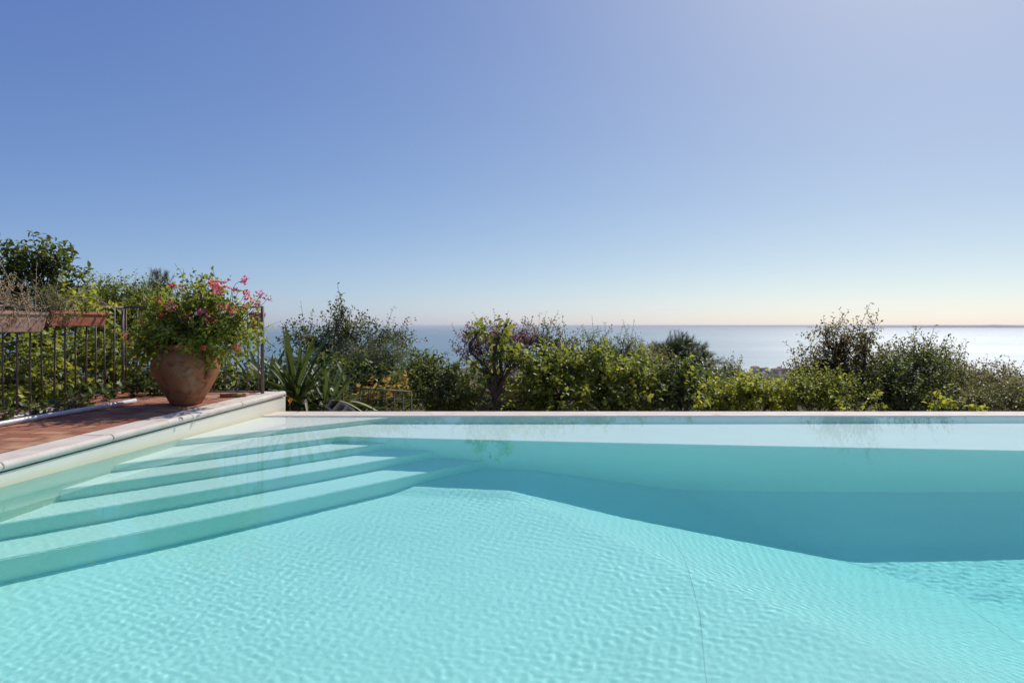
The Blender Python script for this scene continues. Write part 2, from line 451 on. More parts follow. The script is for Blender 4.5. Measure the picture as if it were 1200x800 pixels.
# walls
zt = lambda x, y: DECK(y)-.062
q0, q1 = YN-.3, 8.62
receivers.append(MB().prism([(WL(q0), q0), (WL(q1), q1), (WL(q1)-.24, q1), (WL(q0)-.24, q0)], -2.7, zt).build('basin_wall', M['plaster'], pool))
receivers.append(MB().prism([(WR(q0), q0), (WR(q0)+.24, q0), (WR(q1)+.24, q1), (WR(q1), q1)], -2.72, zt).build('basin_wall', M['plaster'], pool))
receivers.append(MB().prism([(WL(YN)-.1, YN-.24), (WR(YN)+.1, YN-.24), (WR(YN)+.1, YN), (WL(YN)-.1, YN)], -2.74, lambda x, y: DECK(y)-.064).build('basin_wall', M['plaster'], pool))
# weir: sloping inner riser, flat crest just above the water, outer face
prof = [(-(YW0-.17), -.40), (-(YW0-.005), -.012), (-(YW0+.012), .007), (-(YW1-.02), .007), (-YW1, -.012), (-YW1, -2.4), (-(YW0-.17), -2.4)]
mb = MB()
# sweep along +X: right of +X is -Y, so profile offsets are -Y
mb.sweep(prof, (WL(8.2)-.05, 0), (WR(8.2)+.05, 0))
ob = mb.build('overflow_edge', [M['liner_pale'], M['stone']], pool)
for p in ob.data.polygons:
    if p.normal.z > .9 or p.normal.y > .5: p.material_index = 1
receivers.append(ob)

# coping stones
def coping_profile(w=.30, th=.055, r=.032):
    # offset 0 is the lip, negative away from the pool
    pts = []
    for k in range(9):
        a = -pi/2 + pi*k/8
        pts.append((-r + r*cos(a)*1.0, -r + r*sin(a)))
    pts += [(-.075, -.004), (-.085, -.009), (-w, -.008), (-w, -th), (-.065, -th-.003)]
    return pts
CP = coping_profile()
def coping_run(p0, p1, n, z):
    p0 = np.array(p0); p1 = np.array(p1)
    L = np.linalg.norm(p1-p0); t = (p1-p0)/L
    cuts = np.linspace(0, L, n+1); cuts[1:-1] += rng.uniform(-.05, .05, n-1)
    for a, b in zip(cuts, cuts[1:]):
        A = p0+t*(a+.004); B = p0+t*(b-.004)
        dz = rng.uniform(-.002, .002)
        m = MB().sweep(CP, A, B, z(A)+dz+.012, z(B)+dz+.012)
        ob = m.build('coping_stone', M['stone'], pool)
        bv = ob.modifiers.new('bev', 'BEVEL'); bv.width = .006; bv.segments = 2; bv.limit_method = 'ANGLE'; bv.angle_limit = radians(50)
LO = .022
coping_run((WL(.5)+LO, .5), (WL(8.60)+LO, 8.60), 8, lambda p: DECK(p[1]))
coping_run((WR(8.60)-LO, 8.60), (WR(.5)-LO, .5), 8, lambda p: DECK(p[1]))
coping_run((WR(YN), YN+LO), (WL(YN), YN+LO), 12, lambda p: DECK(p[1])+.001)

# liner seams on the floor
def seam(pts):
    fine = []
    for (a, b) in zip(pts, pts[1:]):
        for k in range(12): fine.append(np.array(a)+(np.array(b)-np.array(a))*k/12)
    P = np.array([(x, y, -float(floor_depth(np.array(x), np.array(y)))+.0015) for x, y in fine]); n = len(P)
    V = np.concatenate([P-np.array([.0015, 0, 0]), P+np.array([.0015, 0, 0])])
    o = link('liner_seam', np_mesh('liner_seam', V, np.array([[k, n+k, n+k+1, k+1] for k in range(n-1)])), M['seam'], pool)
    o.cycles.is_caustics_receiver = True
    return o
seam([(1.24, 5.43), (1.22, 4.88), (1.11, 4.04), (.99, 3.49), (.9, 2.9)])
seam([(3.03, 4.59), (2.94, 3.93), (2.8, 3.0)])

# ------------------------------------------------------------------ pool water
def waves(X, Y):
    r = np.random.default_rng(5)
    Z = np.zeros_like(X)
    lam = np.concatenate([np.exp(r.uniform(np.log(.030), np.log(.08), 64)), np.exp(r.uniform(np.log(.18), np.log(.7), 14))])
    for i, l in enumerate(lam):
        th = r.normal((.45, 1.35)[i % 2], .33) if r.uniform() < .55 else r.uniform(0, 2*pi)
        k = 2*pi/l
        c = WAVE_C if l < .15 else WAVE_C*.16*(.3/l)**.6
        # a gentle patchiness so that trains come and go
        env = .5+.5*np.sin(X*r.uniform(.6, 2.2)+Y*r.uniform(-2.2, 2.2)+r.uniform(0, 6))
        env = 1.5*env**1.5
        Z += env*c/k**2*np.sin(k*(X*cos(th)+Y*sin(th)) + r.uniform(0, 2*pi) + .8*np.sin(X*r.uniform(.4, 1.2)+Y*r.uniform(.4, 1.2)))
    for cx_, cy_, l, a in ((2.6, 2.9, .075, 2.2), (-1.3, 3.6, .06, 2.0), (.6, 4.6, .085, 1.6), (3.9, 4.2, .07, 2.0)):
        R = np.hypot(X-cx_, Y-cy_); k = 2*pi/l
        Z += a*WAVE_C/k**2*np.sin(k*R+1.2*np.sin(X*1.7)*np.sin(Y*1.3))*np.exp(-R/1.3)*np.clip(R/.25, 0, 1)
    patch = .78 + .26*np.sin(X*.9+1.1*np.sin(Y*.8)+.5)*np.sin(Y*1.3+.7*np.sin(X*1.1)) + .16*np.sin(X*2.3-Y*1.9+1.)
    return Z*patch
WAVE_C = .064
def graded(a, b, fine0, fine1, hf, hc):
    out = [a]
    while out[-1] < b:
        x = out[-1]
        out.append(x + (hf if fine0 <= x < fine1 else hc))
    return np.array(out)
# the rectangle is skewed to follow the side walls
us = graded(0, 12.74, .0, 9.8, .0092, .04)
ys = graded(YN-.03, YW0+.03, 1.6, 9, .0098, .05); ys[-1] = YW0+.03
U, Yw = np.meshgrid(us, ys)
Xw = WL(Yw)-.02 + U/us[-1]*(WR(Yw)-WL(Yw)+.04)
Zw = waves(Xw, Yw)
Vw = np.stack([Xw, Yw, Zw], -1).reshape(-1, 3)
nu, nv = len(us), len(ys)
idx = np.arange(nu*nv).reshape(nv, nu)
Q = np.stack([idx[:-1, :-1], idx[:-1, 1:], idx[1:, 1:], idx[1:, :-1]], -1).reshape(-1, 4)
ring = np.concatenate([idx[0, :], idx[1:, -1], idx[-1, -2::-1], idx[-2:0:-1, 0]])
base = len(Vw)
Vb = Vw[ring].copy(); Vb[:, 2] = -3.2
n = len(ring); jr = np.arange(n)
skirt = np.stack([base+jr, base+(jr+1) % n, ring[(jr+1) % n], ring[jr]], -1)
corner = [0, nu-1, nu-1+nv-1, 2*(nu-1)+nv-1]
bott = np.array([[base+corner[3], base+corner[2], base+corner[1], base+corner[0]]])
me = np_mesh('pool_water', np.concatenate([Vw, Vb]), np.concatenate([Q, skirt, bott]))
sm = np.zeros(len(me.polygons), bool); sm[:len(Q)] = True
me.polygons.foreach_set('use_smooth', sm)
# sharp border between surface and skirt
se = np.zeros(len(me.edges), bool)
ev = np.zeros(len(me.edges)*2, np.int32); me.edges.foreach_get('vertices', ev); ev = ev.reshape(-1, 2)
rs = np.zeros(len(me.vertices), bool); rs[ring] = True
se[:] = rs[ev[:, 0]] & rs[ev[:, 1]]
at_ = me.attributes.new('sharp_edge', 'BOOLEAN', 'EDGE'); at_.data.foreach_set('value', se)
water = link('pool_water', me, M['water']); tag(water, kind='structure')
water.cycles.is_caustics_caster = True
# the body of the water: a clear absorbing volume filling the basin up to the crests of the ripples
y0, y1 = YN-.04, YW0+.02
body = MB().prism([(WL(y0)-.03, y0), (WR(y0)+.03, y0), (WR(y1)+.03, y1), (WL(y1)-.03, y1)], -3.4, .0045).build('water_body', M['water_depth'])
tag(body, kind='structure')
for o in receivers: o.cycles.is_caustics_receiver = True

# ------------------------------------------------------------------ terrace paving
def co_out(y): return WL(y)+LO-.30
m = MB()
m.prism([(co_out(-6), -6), (co_out(YN), YN), (co_out(8.60), 8.60), (-4.95, 8.60), (-4.95, -6)], -.5, lambda x, y: DECK(y))
tag(m.build('terrace_paving', M['paving']), kind='structure')
m = MB()
m.prism([(co_out(-6)+.005, -6), (13, -6), (13, YN-.26), (co_out(YN-.26)+.005, YN-.26)], -.6, lambda x, y: DECK(y)-.002)
m.prism([(WR(YN)+.26, YN-.26), (13, YN-.26), (13, 8.6), (WR(8.6)+.26, 8.6)], -.62, lambda x, y: DECK(y)-.004)
tag(m.build('terrace_deck', M['paving']), kind='structure')

# ------------------------------------------------------------------ terrain and sea
SEA_Z = -120.
def ground(x, y):
    """hillside: a garden terrace beside the paving, falling away beyond the pool"""
    r = np.hypot(x, y)
    z = -1.15 - .05*np.clip(r-10, 0, 40) - .078*np.clip(r-50, 0, 1400) - .012*np.clip(r-1450, 0, 3000)
    side = np.clip((-x-4.6)/1.2, 0, 1)*np.clip((13.5-y)/4., 0, 1)
    z = z*(1-side) + (-.10)*side
    bumps = .14*np.sin(x*.9+1.3)*np.cos(y*.7) + .8*np.sin(x*.05+.4)*np.cos(y*.045)*np.clip(r/80-.3, 0, 1) + 6*np.sin(x*.004+y*.003)*np.clip(r/600-.2, 0, 1)*np.clip((1800-r)/600, 0, 1)
    z = z + bumps*np.clip((r-9)/3, 0, 1)
    under = (x > -4.9) & (y < 8.9) & (y > -8)
    return np.where(under & (x < 14), -3.0, z)
rr = np.concatenate([np.linspace(.5, 40, 120), np.geomspace(41, 2050, 90)])
th = np.radians(np.linspace(-180, 180, 361))
R, T = np.meshgrid(rr, th)
Xg, Yg = R*np.sin(T), R*np.cos(T)
coast = 1950 + 130*np.sin(T*9+.6) + 60*np.sin(T*31)
Zg = ground(Xg, Yg)
Zg = np.where(R > coast, np.minimum(Zg, SEA_Z-2), Zg)
back = np.clip((-np.cos(T))*1.5, 0, 1)
Zg = Zg + back*(np.clip(R-14, 0, 2000)*.22)
idx = np.arange(R.size).reshape(R.shape)
Q = np.stack([idx[:-1, :-1], idx[1:, :-1], idx[1:, 1:], idx[:-1, 1:]], -1).reshape(-1, 4)
Q = Q[:, ::-1]
o = link('terrain', np_mesh('terrain', np.stack([Xg, Yg, Zg], -1).reshape(-1, 3), Q, True), M['hill']); tag(o, kind='structure')

rs_ = np.concatenate([[600.], np.geomspace(900, 100000, 60)])
th = np.radians(np.linspace(-100, 100, 161))
R, T = np.meshgrid(rs_, th)
idx = np.arange(R.size).reshape(R.shape)
Q = np.stack([idx[:-1, :-1], idx[:-1, 1:], idx[1:, 1:], idx[1:, :-1]], -1).reshape(-1, 4)
o = link('sea', np_mesh('sea', np.stack([R*np.sin(T), R*np.cos(T), np.full(R.shape, SEA_Z)], -1).reshape(-1, 3), Q, True), M['sea']); tag(o, kind='structure')

# low far headland on the horizon to the right
def ridge(name, a0, a1, dist, hmax, mat, seed):
    r = np.random.default_rng(seed)
    az = np.radians(np.linspace(a0, a1, 120)); s = np.linspace(0, 1, 120)
    h = hmax*(np.sin(pi*np.clip(s*1.15, 0, 1))**.6)*(.7+.3*np.sin(s*23+1)*np.sin(s*9))+2
    V = []
    for dd, k in ((dist-900, 0.), (dist, 1.), (dist+1500, 0.)):
        for a, hh in zip(az, h): V.append((dd*sin(a), dd*cos(a), SEA_Z-3+hh*k))
    V = np.array(V); n = 120
    Q = [[j*n+i, j*n+i+1, (j+1)*n+i+1, (j+1)*n+i] for j in range(2) for i in range(n-1)]
    o = link(name, np_mesh(name, V, np.array(Q), True), mat); tag(o, kind='structure')
ridge('far_headland', 27.5, 45, 42000, 150, M['far_land'], 2)

# earth bank seen between the fig trunk and the citrus hedge
m = MB()
bx = np.linspace(-1.6, .9, 26)
rowsb = []
for j, (yy, zz) in enumerate([(12.75, -1.3), (12.95, -.62), (13.2, -.40), (13.7, -.28), (14.6, -.22), (15.6, -.5)]):
    rowsb.append([m.bm.verts.new((x*(1+.03*j), yy+.15*sin(x*3+j), zz+(.07*sin(x*4.1+j*1.7)+.03*sin(x*11+j) - .06*x if j else 0))) for x in bx])
for A, B in zip(rowsb, rowsb[1:]):
    for i in range(25):
        f = m.bm.faces.new((A[i], A[i+1], B[i+1], B[i])); f.smooth = True
tag(m.build('earth_bank', M['bank']), kind='structure')

# ------------------------------------------------------------------ plants
def leaf_template(kind):
    """unit leaf along +y (length 1, width 1), slightly folded and curved; returns verts, tri faces"""
    if kind == 'needle':
        V = np.array([(-.5, 0, 0), (.5, 0, 0), (0, 1, 0)], float); Fc = [(0, 1, 2)]
    elif kind == 'small':
        V = np.array([(0, 0, 0), (.5, .45, .12), (0, 1, -.05), (-.5, .45, .12)], float); Fc = [(0, 1, 2), (0, 2, 3)]
    elif kind == 'lobed':      # a fig / vine leaf
        V = [(0, 0, 0), (.28, .10, .05), (.5, .38, .10), (.28, .45, .03), (.36, .72, .08), (.12, .66, 0), (0, 1, -.12),
             (-.12, .66, 0), (-.36, .72, .08), (-.28, .45, .03), (-.5, .38, .10), (-.28, .10, .05), (0, .4, -.04)]
        V = np.array(V, float); Fc = [(12, i, i+1) for i in range(11)] + [(12, 11, 0)]
    else:                       # oval
        V = np.array([(0, 0, 0), (.40, .28, .10), (.46, .58, .10), (0, 1, -.16), (-.46, .58, .10), (-.40, .28, .10), (0, .30, 0), (0, .62, -.03)], float)
        Fc = [(0, 1, 6), (1, 2, 7), (1, 7, 6), (2, 3, 7), (0, 6, 5), (6, 7, 5), (5, 7, 4), (7, 3, 4)]
    return V, np.array(Fc)

def norm(a): return a/(np.linalg.norm(a, axis=-1, keepdims=True)+1e-9)

def leaf_mesh(name, P, D, Nn, L, Wd, kind):
    """one mesh of many leaves: base points P, directions D, normals Nn, lengths L, widths Wd"""
    V, Fc = leaf_template(kind)
    D = norm(D); S = norm(np.cross(D, Nn)); Nn = np.cross(S, D)
    Lc, Wc = L[:, None, None], Wd[:, None, None]
    pts = P[:, None, :] + D[:, None, :]*(V[None, :, 1:2]*Lc) + S[:, None, :]*(V[None, :, 0:1]*Wc) + Nn[:, None, :]*(V[None, :, 2:3]*Lc)
    n, k = len(P), len(V)
    faces = (Fc[None] + (np.arange(n)*k)[:, None, None]).reshape(-1, 3)
    return np_mesh(name, pts.reshape(-1, 3), faces)

def tubes_mesh(name, chains, sides=5):
    """chains: list of (points (m,3), radii (m,)) -> one mesh"""
    Vs, Fs, off = [], [], 0
    for pts, rad in chains:
        pts = np.asarray(pts, float); m = len(pts)
        t = np.gradient(pts, axis=0); t = norm(t)
        u = norm(np.cross(t, np.array([.21, .37, .9])) + 1e-6); w_ = np.cross(t, u)
        a = np.arange(sides)*2*pi/sides
        ring = pts[:, None, :] + np.asarray(rad)[:, None, None]*(np.cos(a)[None, :, None]*u[:, None, :] + np.sin(a)[None, :, None]*w_[:, None, :])
        Vs.append(ring.reshape(-1, 3))
        i = np.arange(m-1)[:, None]*sides; j = np.arange(sides)[None, :]
        j2 = (j+1) % sides
        Fs.append((np.stack([i+j, i+j2, i+sides+j2, i+sides+j], -1).reshape(-1, 4))+off)
        off += m*sides
    return np_mesh(name, np.concatenate(Vs), np.concatenate(Fs), True)

def curve(p, q, r, sag=.15, n=6):
    p = np.array(p, float); q = np.array(q, float); s = np.linspace(0, 1, n)[:, None]
    L = np.linalg.norm(q-p)
    b = r.normal(0, sag*L*.5, 3); b2 = r.normal(0, sag*L*.25, 3)
    return p+(q-p)*s + b*np.sin(pi*s) + b2*np.sin(2*pi*s)

KIND = {  # leaf length, width, template, twig length, leaves per twig
    'citrus': (.085, .042, 'oval', .26, 9), 'laurel': (.075, .032, 'oval', .28, 10), 'bright': (.085, .055, 'oval', .24, 8),
    'lime': (.075, .05, 'oval', .22, 8), 'olive': (.055, .013, 'small', .30, 16), 'dusty': (.05, .026, 'small', .28, 11),
    'brownish': (.045, .024, 'small', .26, 12), 'plum': (.05, .028, 'small', .26, 10), 'autumn': (.085, .075, 'lobed', .24, 6),
    'pine': (.11, .007, 'needle', .20, 46), 'fig': (.17, .15, 'lobed', .16, 5), 'dry': (.022, .011, 'small', .16, 14),
    'boug': (.048, .033, 'oval', .26, 11),
}

DENSE = 1.4
def sample_blobs(blobs, n, r, shell=2.6):
    vol = np.array([b[3]*b[4]*b[5] for b in blobs])**.72; pick = r.choice(len(blobs), n, p=vol/vol.sum())
    B = np.array(blobs)[pick]
    d = norm(r.normal(0, 1, (n, 3)))
    lump = 1 + .22*np.sin(d[:, 0]*5+B[:, 0]*3)+.18*np.sin(d[:, 1]*6+B[:, 2]*5)+.18*np.sin(d[:, 2]*7+B[:, 1]*2)
    rad = r.uniform(0, 1, n)**(1/shell)*lump
    return B[:, :3] + d*rad[:, None]*B[:, 3:6], d, pick

def plant(name, label, cat, base, blobs, kind, mat=None, lai=3., seed=0, group=None, sprigs=.12, trunk_r=.05, bark='bark', size=1.,
          shell=2.6, droop=.0, up=.25, trunk_name=None, wood=True, leafname='foliage'):
    """base: ground point; blobs: list of world (x,y,z,rx,ry,rz)"""
    r = np.random.default_rng(seed+100)
    base = np.array(base, float)
    root = empty(name, tuple(base)); tag(root, label, cat, group)
    L0, W0, tmpl, tl, per = KIND[kind]; L0, W0, tl = L0*size*1.15, W0*size*1.15, tl*size*1.1
    lai = lai*DENSE
    area = sum(pi*b[3]*b[5] for b in blobs)
    leaf_a = L0*W0*(.62 if tmpl != 'needle' else .5)
    n_leaf = int(lai*area/leaf_a); n_tw = max(6, n_leaf//per)
    P0, d, pick = sample_blobs(blobs, n_tw, r, shell)
    tdir = norm(d*.9 + r.normal(0, .45, (n_tw, 3)) + np.array([0, 0, up-droop]))
    tlen = tl*r.uniform(.6, 1.25, n_tw)
    spr = r.uniform(0, 1, n_tw) < sprigs
    tlen = np.where(spr & (d[:, 2] > -.1), tlen*r.uniform(1.3, 2.3, n_tw), tlen)
    tdir = np.where((spr & (d[:, 2] > -.1))[:, None], norm(tdir+np.array([0, 0, .7])), tdir)
    P0 = P0 - tdir*tlen[:, None]*.45
    # leaves along each twig
    k = np.arange(per); s = (k+.6)/per
    ang = k[None, :]*2.4 + r.uniform(0, 6.28, n_tw)[:, None]
    u = norm(np.cross(tdir, np.array([.3, .2, .93]))); v = np.cross(tdir, u)
    bend = np.array([0, 0, -droop*.6])
    pos = P0[:, None, :] + tdir[:, None, :]*(s[None, :, None]*tlen[:, None, None]) + bend*(s[None, :, None]**2)*tlen[:, None, None]
    rad = np.cos(ang)[..., None]*u[:, None, :] + np.sin(ang)[..., None]*v[:, None, :]
    if kind == 'pine':
        D = tdir[:, None, :]*.9 + rad*.7
    else:
        D = tdir[:, None, :]*.55 + rad*.85 + r.normal(0, .25, rad.shape) + np.array([0, 0, -.12-droop*.3])
    Nn = np.array([0, 0, 1.]) + .55*r.normal(0, 1, D.shape) + .35*d[:, None, :]
    keep = r.uniform(0, 1, pos.shape[:2]).ravel() < .92
    pos, D, Nn = pos.reshape(-1, 3)[keep], D.reshape(-1, 3)[keep], Nn.reshape(-1, 3)[keep]
    sc = r.uniform(.65, 1.2, len(pos))
    me = leaf_mesh(leafname, pos-base, D, Nn, L0*sc, W0*sc*r.uniform(.85, 1.15, len(pos)), tmpl)
    link(leafname, me, M[mat or ('lime' if kind == 'fig' else kind)], root)
    if wood:
        ch = []
        hub = base + np.array([r.normal(0, .03), r.normal(0, .03), 0])
        top = np.array([np.mean([b[0] for b in blobs]), np.mean([b[1] for b in blobs]), min(b[2]-b[5]*.55 for b in blobs)])
        fork = base + (top-base)*.75 if top[2] > base[2]+.1 else base + np.array([0, 0, .06])
        ch.append((curve(base-np.array([0, 0, .15]), fork, r, .12, 7)-base, np.linspace(trunk_r*1.25, trunk_r*.8, 7)))
        ends = []
        for b in blobs:
            c = np.array(b[:3]); q = curve(fork, c, r, .22, 7)
            ch.append((q-base, np.linspace(trunk_r*.7, trunk_r*.22, 7))); ends.append(q)
        step = max(1, n_tw//min(n_tw, 45*len(blobs)))
        for i in range(0, n_tw, step):
            q = ends[pick[i]]; st = q[r.integers(3, 7)]
            ch.append((curve(st, P0[i], r, .18, 4)-base, np.linspace(max(.0035, trunk_r*.16), .0025, 4)))
        for i in np.nonzero(spr)[0]:
            ch.append((np.stack([P0[i], P0[i]+tdir[i]*tlen[i]*.5, P0[i]+tdir[i]*tlen[i]])-base, np.array([.004, .003, .0015])*size))
        link(trunk_name or 'stems', tubes_mesh('stems', ch), M[bark], root)
    return root

def B(px, py, d, rx, ry, depth=None):
    """a clump at photo position and distance: pixel radii -> metres"""
    p = at(px, py, d); a, b = rx*d/F, ry*d/F
    return (p[0], p[1], p[2], a, (depth if depth else max(a, .35)), b)
def gz(x, y): return float(ground(np.array(float(x)), np.array(float(y))))
def base_at(px, d, dz=0.): 
    x = (px-CX)/F*d; return (x, d, gz(x, d)+dz)

TG = 'shrubs and trees beyond the overflow edge'
# --- left, behind the iron fence
plant('citrus_tree', 'tall dark citrus tree rising highest behind the terracotta troughs at far left', 'tree', base_at(45, 9.6),
      [B(42, 316, 9.6, 38, 30), B(80, 336, 9.5, 32, 24), B(12, 335, 9.7, 32, 36), B(30, 296, 9.6, 20, 18), B(55, 375, 9.6, 56, 34), B(62, 300, 9.6, 16, 14)], 'citrus', lai=3.0, seed=1, trunk_r=.06, trunk_name='trunk', size=1.05)
plant('shrub', 'yellow green leafy bush filling the gaps of the left iron fence', 'shrub', (-5.7, 7.4, -.12),
      [(-5.75, 6.9, .45, .7, .75, .55), (-5.8, 8.0, .5, .7, .7, .55), (-5.7, 6.1, .35, .55, .7, .5)], 'lime', 'bush_yellow', lai=3.0, seed=2, trunk_r=.03)
plant('shrub', 'dark leaved bush behind the fence corner left of the big pot', 'shrub', (-5.6, 9.3, -.12),
      [(-5.5, 9.3, .55, .8, .6, .6), (-4.5, 9.5, .35, .6, .5, .5), (-6.4, 9.3, .5, .7, .6, .6)], 'bright', lai=3.4, seed=3, trunk_r=.03)
plant('shrub', 'olive green bush peeking over the fence between citrus tree and potted bougainvillea', 'shrub', base_at(132, 11.5),
      [B(132, 347, 11.5, 28, 22), B(112, 362, 11.5, 38, 32), B(165, 358, 11.6, 34, 28), B(150, 385, 11.5, 50, 30)], 'dusty', 'bright', lai=3.8, seed=4, trunk_r=.04)
plant('conifer', 'dark feathery pointed tree just left above the potted bougainvillea', 'tree', base_at(182, 14),
      [B(183, 345, 14, 18, 20), B(175, 365, 14, 30, 24), B(192, 332, 14, 9, 9)], 'pine', lai=3.4, seed=5, trunk_r=.05, trunk_name='trunk', size=1.)
plant('shrub', 'low green bush behind the iron panel and the big pot', 'shrub', (-3.9, 9.6, -.9),
      [(-4.0, 9.6, -.1, .6, .5, .55), (-3.4, 9.8, -.3, .5, .5, .5)], 'laurel', 'ivy', lai=3.4, seed=6, trunk_r=.03)
# --- beyond the pool, left to right
plant('citrus_tree', 'wide dark green tree with ragged top beside the strap leaved plant', 'tree', base_at(400, 13.5),
      [B(405, 385, 13.5, 30, 22), B(365, 398, 13.6, 34, 22), B(450, 395, 13.5, 34, 20), B(405, 420, 13.6, 60, 24), B(402, 366, 13.5, 9, 10)], 'dusty', 'laurel', lai=2.7, seed=7, trunk_r=.06, trunk_name='trunk', size=1.35, group=TG)
plant('olive_bush', 'silvery olive bush under the wide dark green tree', 'shrub', base_at(450, 12.6),
      [B(455, 418, 12.4, 32, 18), B(425, 425, 12.6, 30, 18)], 'olive', lai=2.6, seed=8, trunk_r=.03, group=TG)
plant('shrub', 'mid green bush right of the strap leaved plant under the ragged tree', 'shrub', base_at(400, 11.9),
      [B(390, 440, 11.8, 40, 26), B(440, 445, 12.0, 36, 24)], 'bright', 'citrus', lai=3.2, seed=9, trunk_r=.03, group=TG)
plant('vine', 'yellow and orange leaved vine sprawling over the small low railing', 'vine', (-1.95, 10.7, -1.1),
      [B(440, 455, 10.7, 26, 12, .3), B(465, 452, 10.6, 18, 14, .3), B(415, 460, 10.5, 20, 12, .3), B(450, 472, 10.7, 30, 12, .3)], 'autumn', lai=1.1, seed=10, trunk_r=.012, group=TG, size=.9)
plant('shrub', 'dark glossy rounded bush left of the leaning trunk', 'shrub', base_at(520, 11.6),
      [B(520, 448, 11.6, 42, 30), B(495, 432, 11.7, 26, 20), B(545, 465, 11.4, 26, 20)], 'citrus', lai=3.6, seed=11, trunk_r=.035, group=TG, size=.8)
fig = plant('fig_tree', 'small leaning tree with dark bare trunk and few big leaves on top', 'tree', (-.42, 11.6, -1.2),
      [B(588, 408, 11.7, 24, 15), B(566, 422, 11.7, 22, 16), B(562, 388, 11.7, 8, 7), B(594, 380, 11.7, 9, 9), B(612, 424, 11.7, 24, 15), B(580, 436, 11.7, 20, 10)], 'bright', lai=2.6, seed=12, trunk_r=.066, trunk_name='trunk', size=1.25, group=TG)
plant('plum_bush', 'purple brown leaved bush behind the leaning trunk', 'shrub', base_at(565, 13.6),
      [B(560, 408, 13.6, 28, 22), B(600, 415, 13.7, 28, 22), B(585, 393, 13.7, 34, 14), B(615, 398, 13.7, 18, 14)], 'plum', lai=2.1, seed=13, trunk_r=.03, group=TG, sprigs=.3)
plant('tall_shrub', 'thin upright dusty bush with see-through top right of the purple bush', 'shrub', base_at(632, 13.9),
      [B(630, 396, 13.9, 24, 18), B(652, 402, 13.9, 18, 18), B(668, 408, 13.8, 16, 18)], 'dusty', lai=1.6, seed=14, trunk_r=.03, group=TG, sprigs=.35, size=1.2)
plant('olive_bush', 'grey green low bush on the brown bank behind the leaning trunk', 'shrub', (-.15, 14.0, -.35),
      [B(600, 447, 13.9, 30, 12), B(575, 450, 13.8, 14, 8), B(625, 452, 13.9, 16, 10)], 'olive', lai=2.6, seed=15, trunk_r=.02, group=TG, size=.8)
plant('citrus_hedge', 'bright green leafy citrus bush right of the brown bank', 'shrub', base_at(650, 12.0),
      [B(640, 435, 12.0, 34, 28), B(620, 462, 11.8, 28, 20), B(668, 428, 12.1, 26, 22), B(655, 465, 11.8, 40, 22)], 'bright', lai=3.4, seed=16, trunk_r=.04, group=TG)
plant('citrus_hedge', 'broad yellow green bush in the middle between citrus bush and lemon shoot', 'shrub', base_at(720, 12.2),
      [B(705, 438, 12.2, 34, 26), B(740, 442, 12.2, 34, 24), B(720, 466, 12.0, 50, 22), B(700, 415, 12.3, 14, 14)], 'bright', lai=3.4, seed=17, trunk_r=.04, group=TG)
plant('silver_bush', 'grey twiggy bush standing above the broad yellow green bush', 'shrub', base_at(705, 14.5),
      [B(700, 404, 14.5, 12, 16), B(720, 415, 14.5, 18, 16), B(735, 408, 14.4, 8, 12)], 'olive', lai=2.0, seed=18, trunk_r=.02, group=TG, sprigs=.35, size=1.1)
plant('citrus_hedge', 'dark bush with a pale lemon green shoot on its top right of centre', 'shrub', base_at(795, 12.0),
      [B(785, 445, 12.0, 30, 26), B(812, 455, 12.0, 24, 24), B(790, 468, 11.8, 40, 18), B(802, 430, 11.9, 10, 10)], 'citrus', lai=3.4, seed=19, trunk_r=.04, group=TG, size=.9)
plant('lemon_shoot', 'pale yellow green leaf shoot above the dark bush right of centre', 'shoot', (at(805, 435, 11.6)[0], 11.6, -1.1),
      [B(803, 432, 11.6, 8, 9, .12), B(808, 448, 11.6, 6, 8, .12)], 'lime', lai=1.2, seed=20, trunk_r=.01, group=TG, size=1.3, sprigs=0)
plant('russet_bush', 'rusty brown green bush left of the round pine', 'shrub', base_at(752, 17),
      [B(750, 415, 17, 18, 14), B(765, 425, 17, 24, 14)], 'brownish', lai=2.8, seed=21, trunk_r=.03, group=TG, size=1.1)
plant('pine_tree', 'dark round headed pine against the sea right of centre', 'tree', base_at(800, 28),
      [B(795, 412, 28, 32, 15), B(822, 424, 28, 14, 11), B(770, 420, 28, 16, 12), B(800, 430, 28, 38, 14), B(800, 403, 28, 16, 9)], 'pine', lai=6., seed=22, trunk_r=.16, trunk_name='trunk', group=TG, size=1.7, sprigs=.0, shell=3.5)
plant('round_shrub', 'small round olive brown bush against the sea right of the pine', 'shrub', base_at(856, 26),
      [B(857, 434, 26, 16, 12), B(845, 442, 26, 20, 10)], 'brownish', lai=3., seed=23, trunk_r=.05, group=TG, size=1.8)
plant('citrus_hedge', 'low bright green bush below the gap with the distant town', 'shrub', base_at(880, 12.0),
      [B(878, 458, 12.0, 34, 19), B(850, 464, 11.9, 30, 18), B(908, 465, 11.9, 26, 17), B(872, 446, 12.0, 14, 10)], 'bright', 'lime', lai=3.2, seed=24, trunk_r=.035, group=TG, size=.8)
plant('airy_tree', 'airy dark leaved tree standing highest on the right against the glitter', 'tree', base_at(985, 13.2),
      [B(988, 400, 13.2, 34, 24), B(965, 422, 13.2, 30, 22), B(1010, 392, 13.2, 22, 16), B(985, 435, 13.2, 34, 22), B(938, 430, 13.0, 18, 14), B(970, 388, 13.2, 16, 12)], 'dusty', 'brownish', lai=1.75, seed=25, trunk_r=.06, trunk_name='trunk', group=TG, size=1.25, sprigs=.3)
plant('shrub', 'mid green bush at the foot of the airy tree', 'shrub', base_at(965, 11.9),
      [B(940, 460, 11.9, 34, 22), B(985, 462, 11.9, 30, 22), B(960, 450, 12, 26, 20)], 'dusty', 'bright', lai=3.2, seed=26, trunk_r=.035, group=TG, size=1.2)
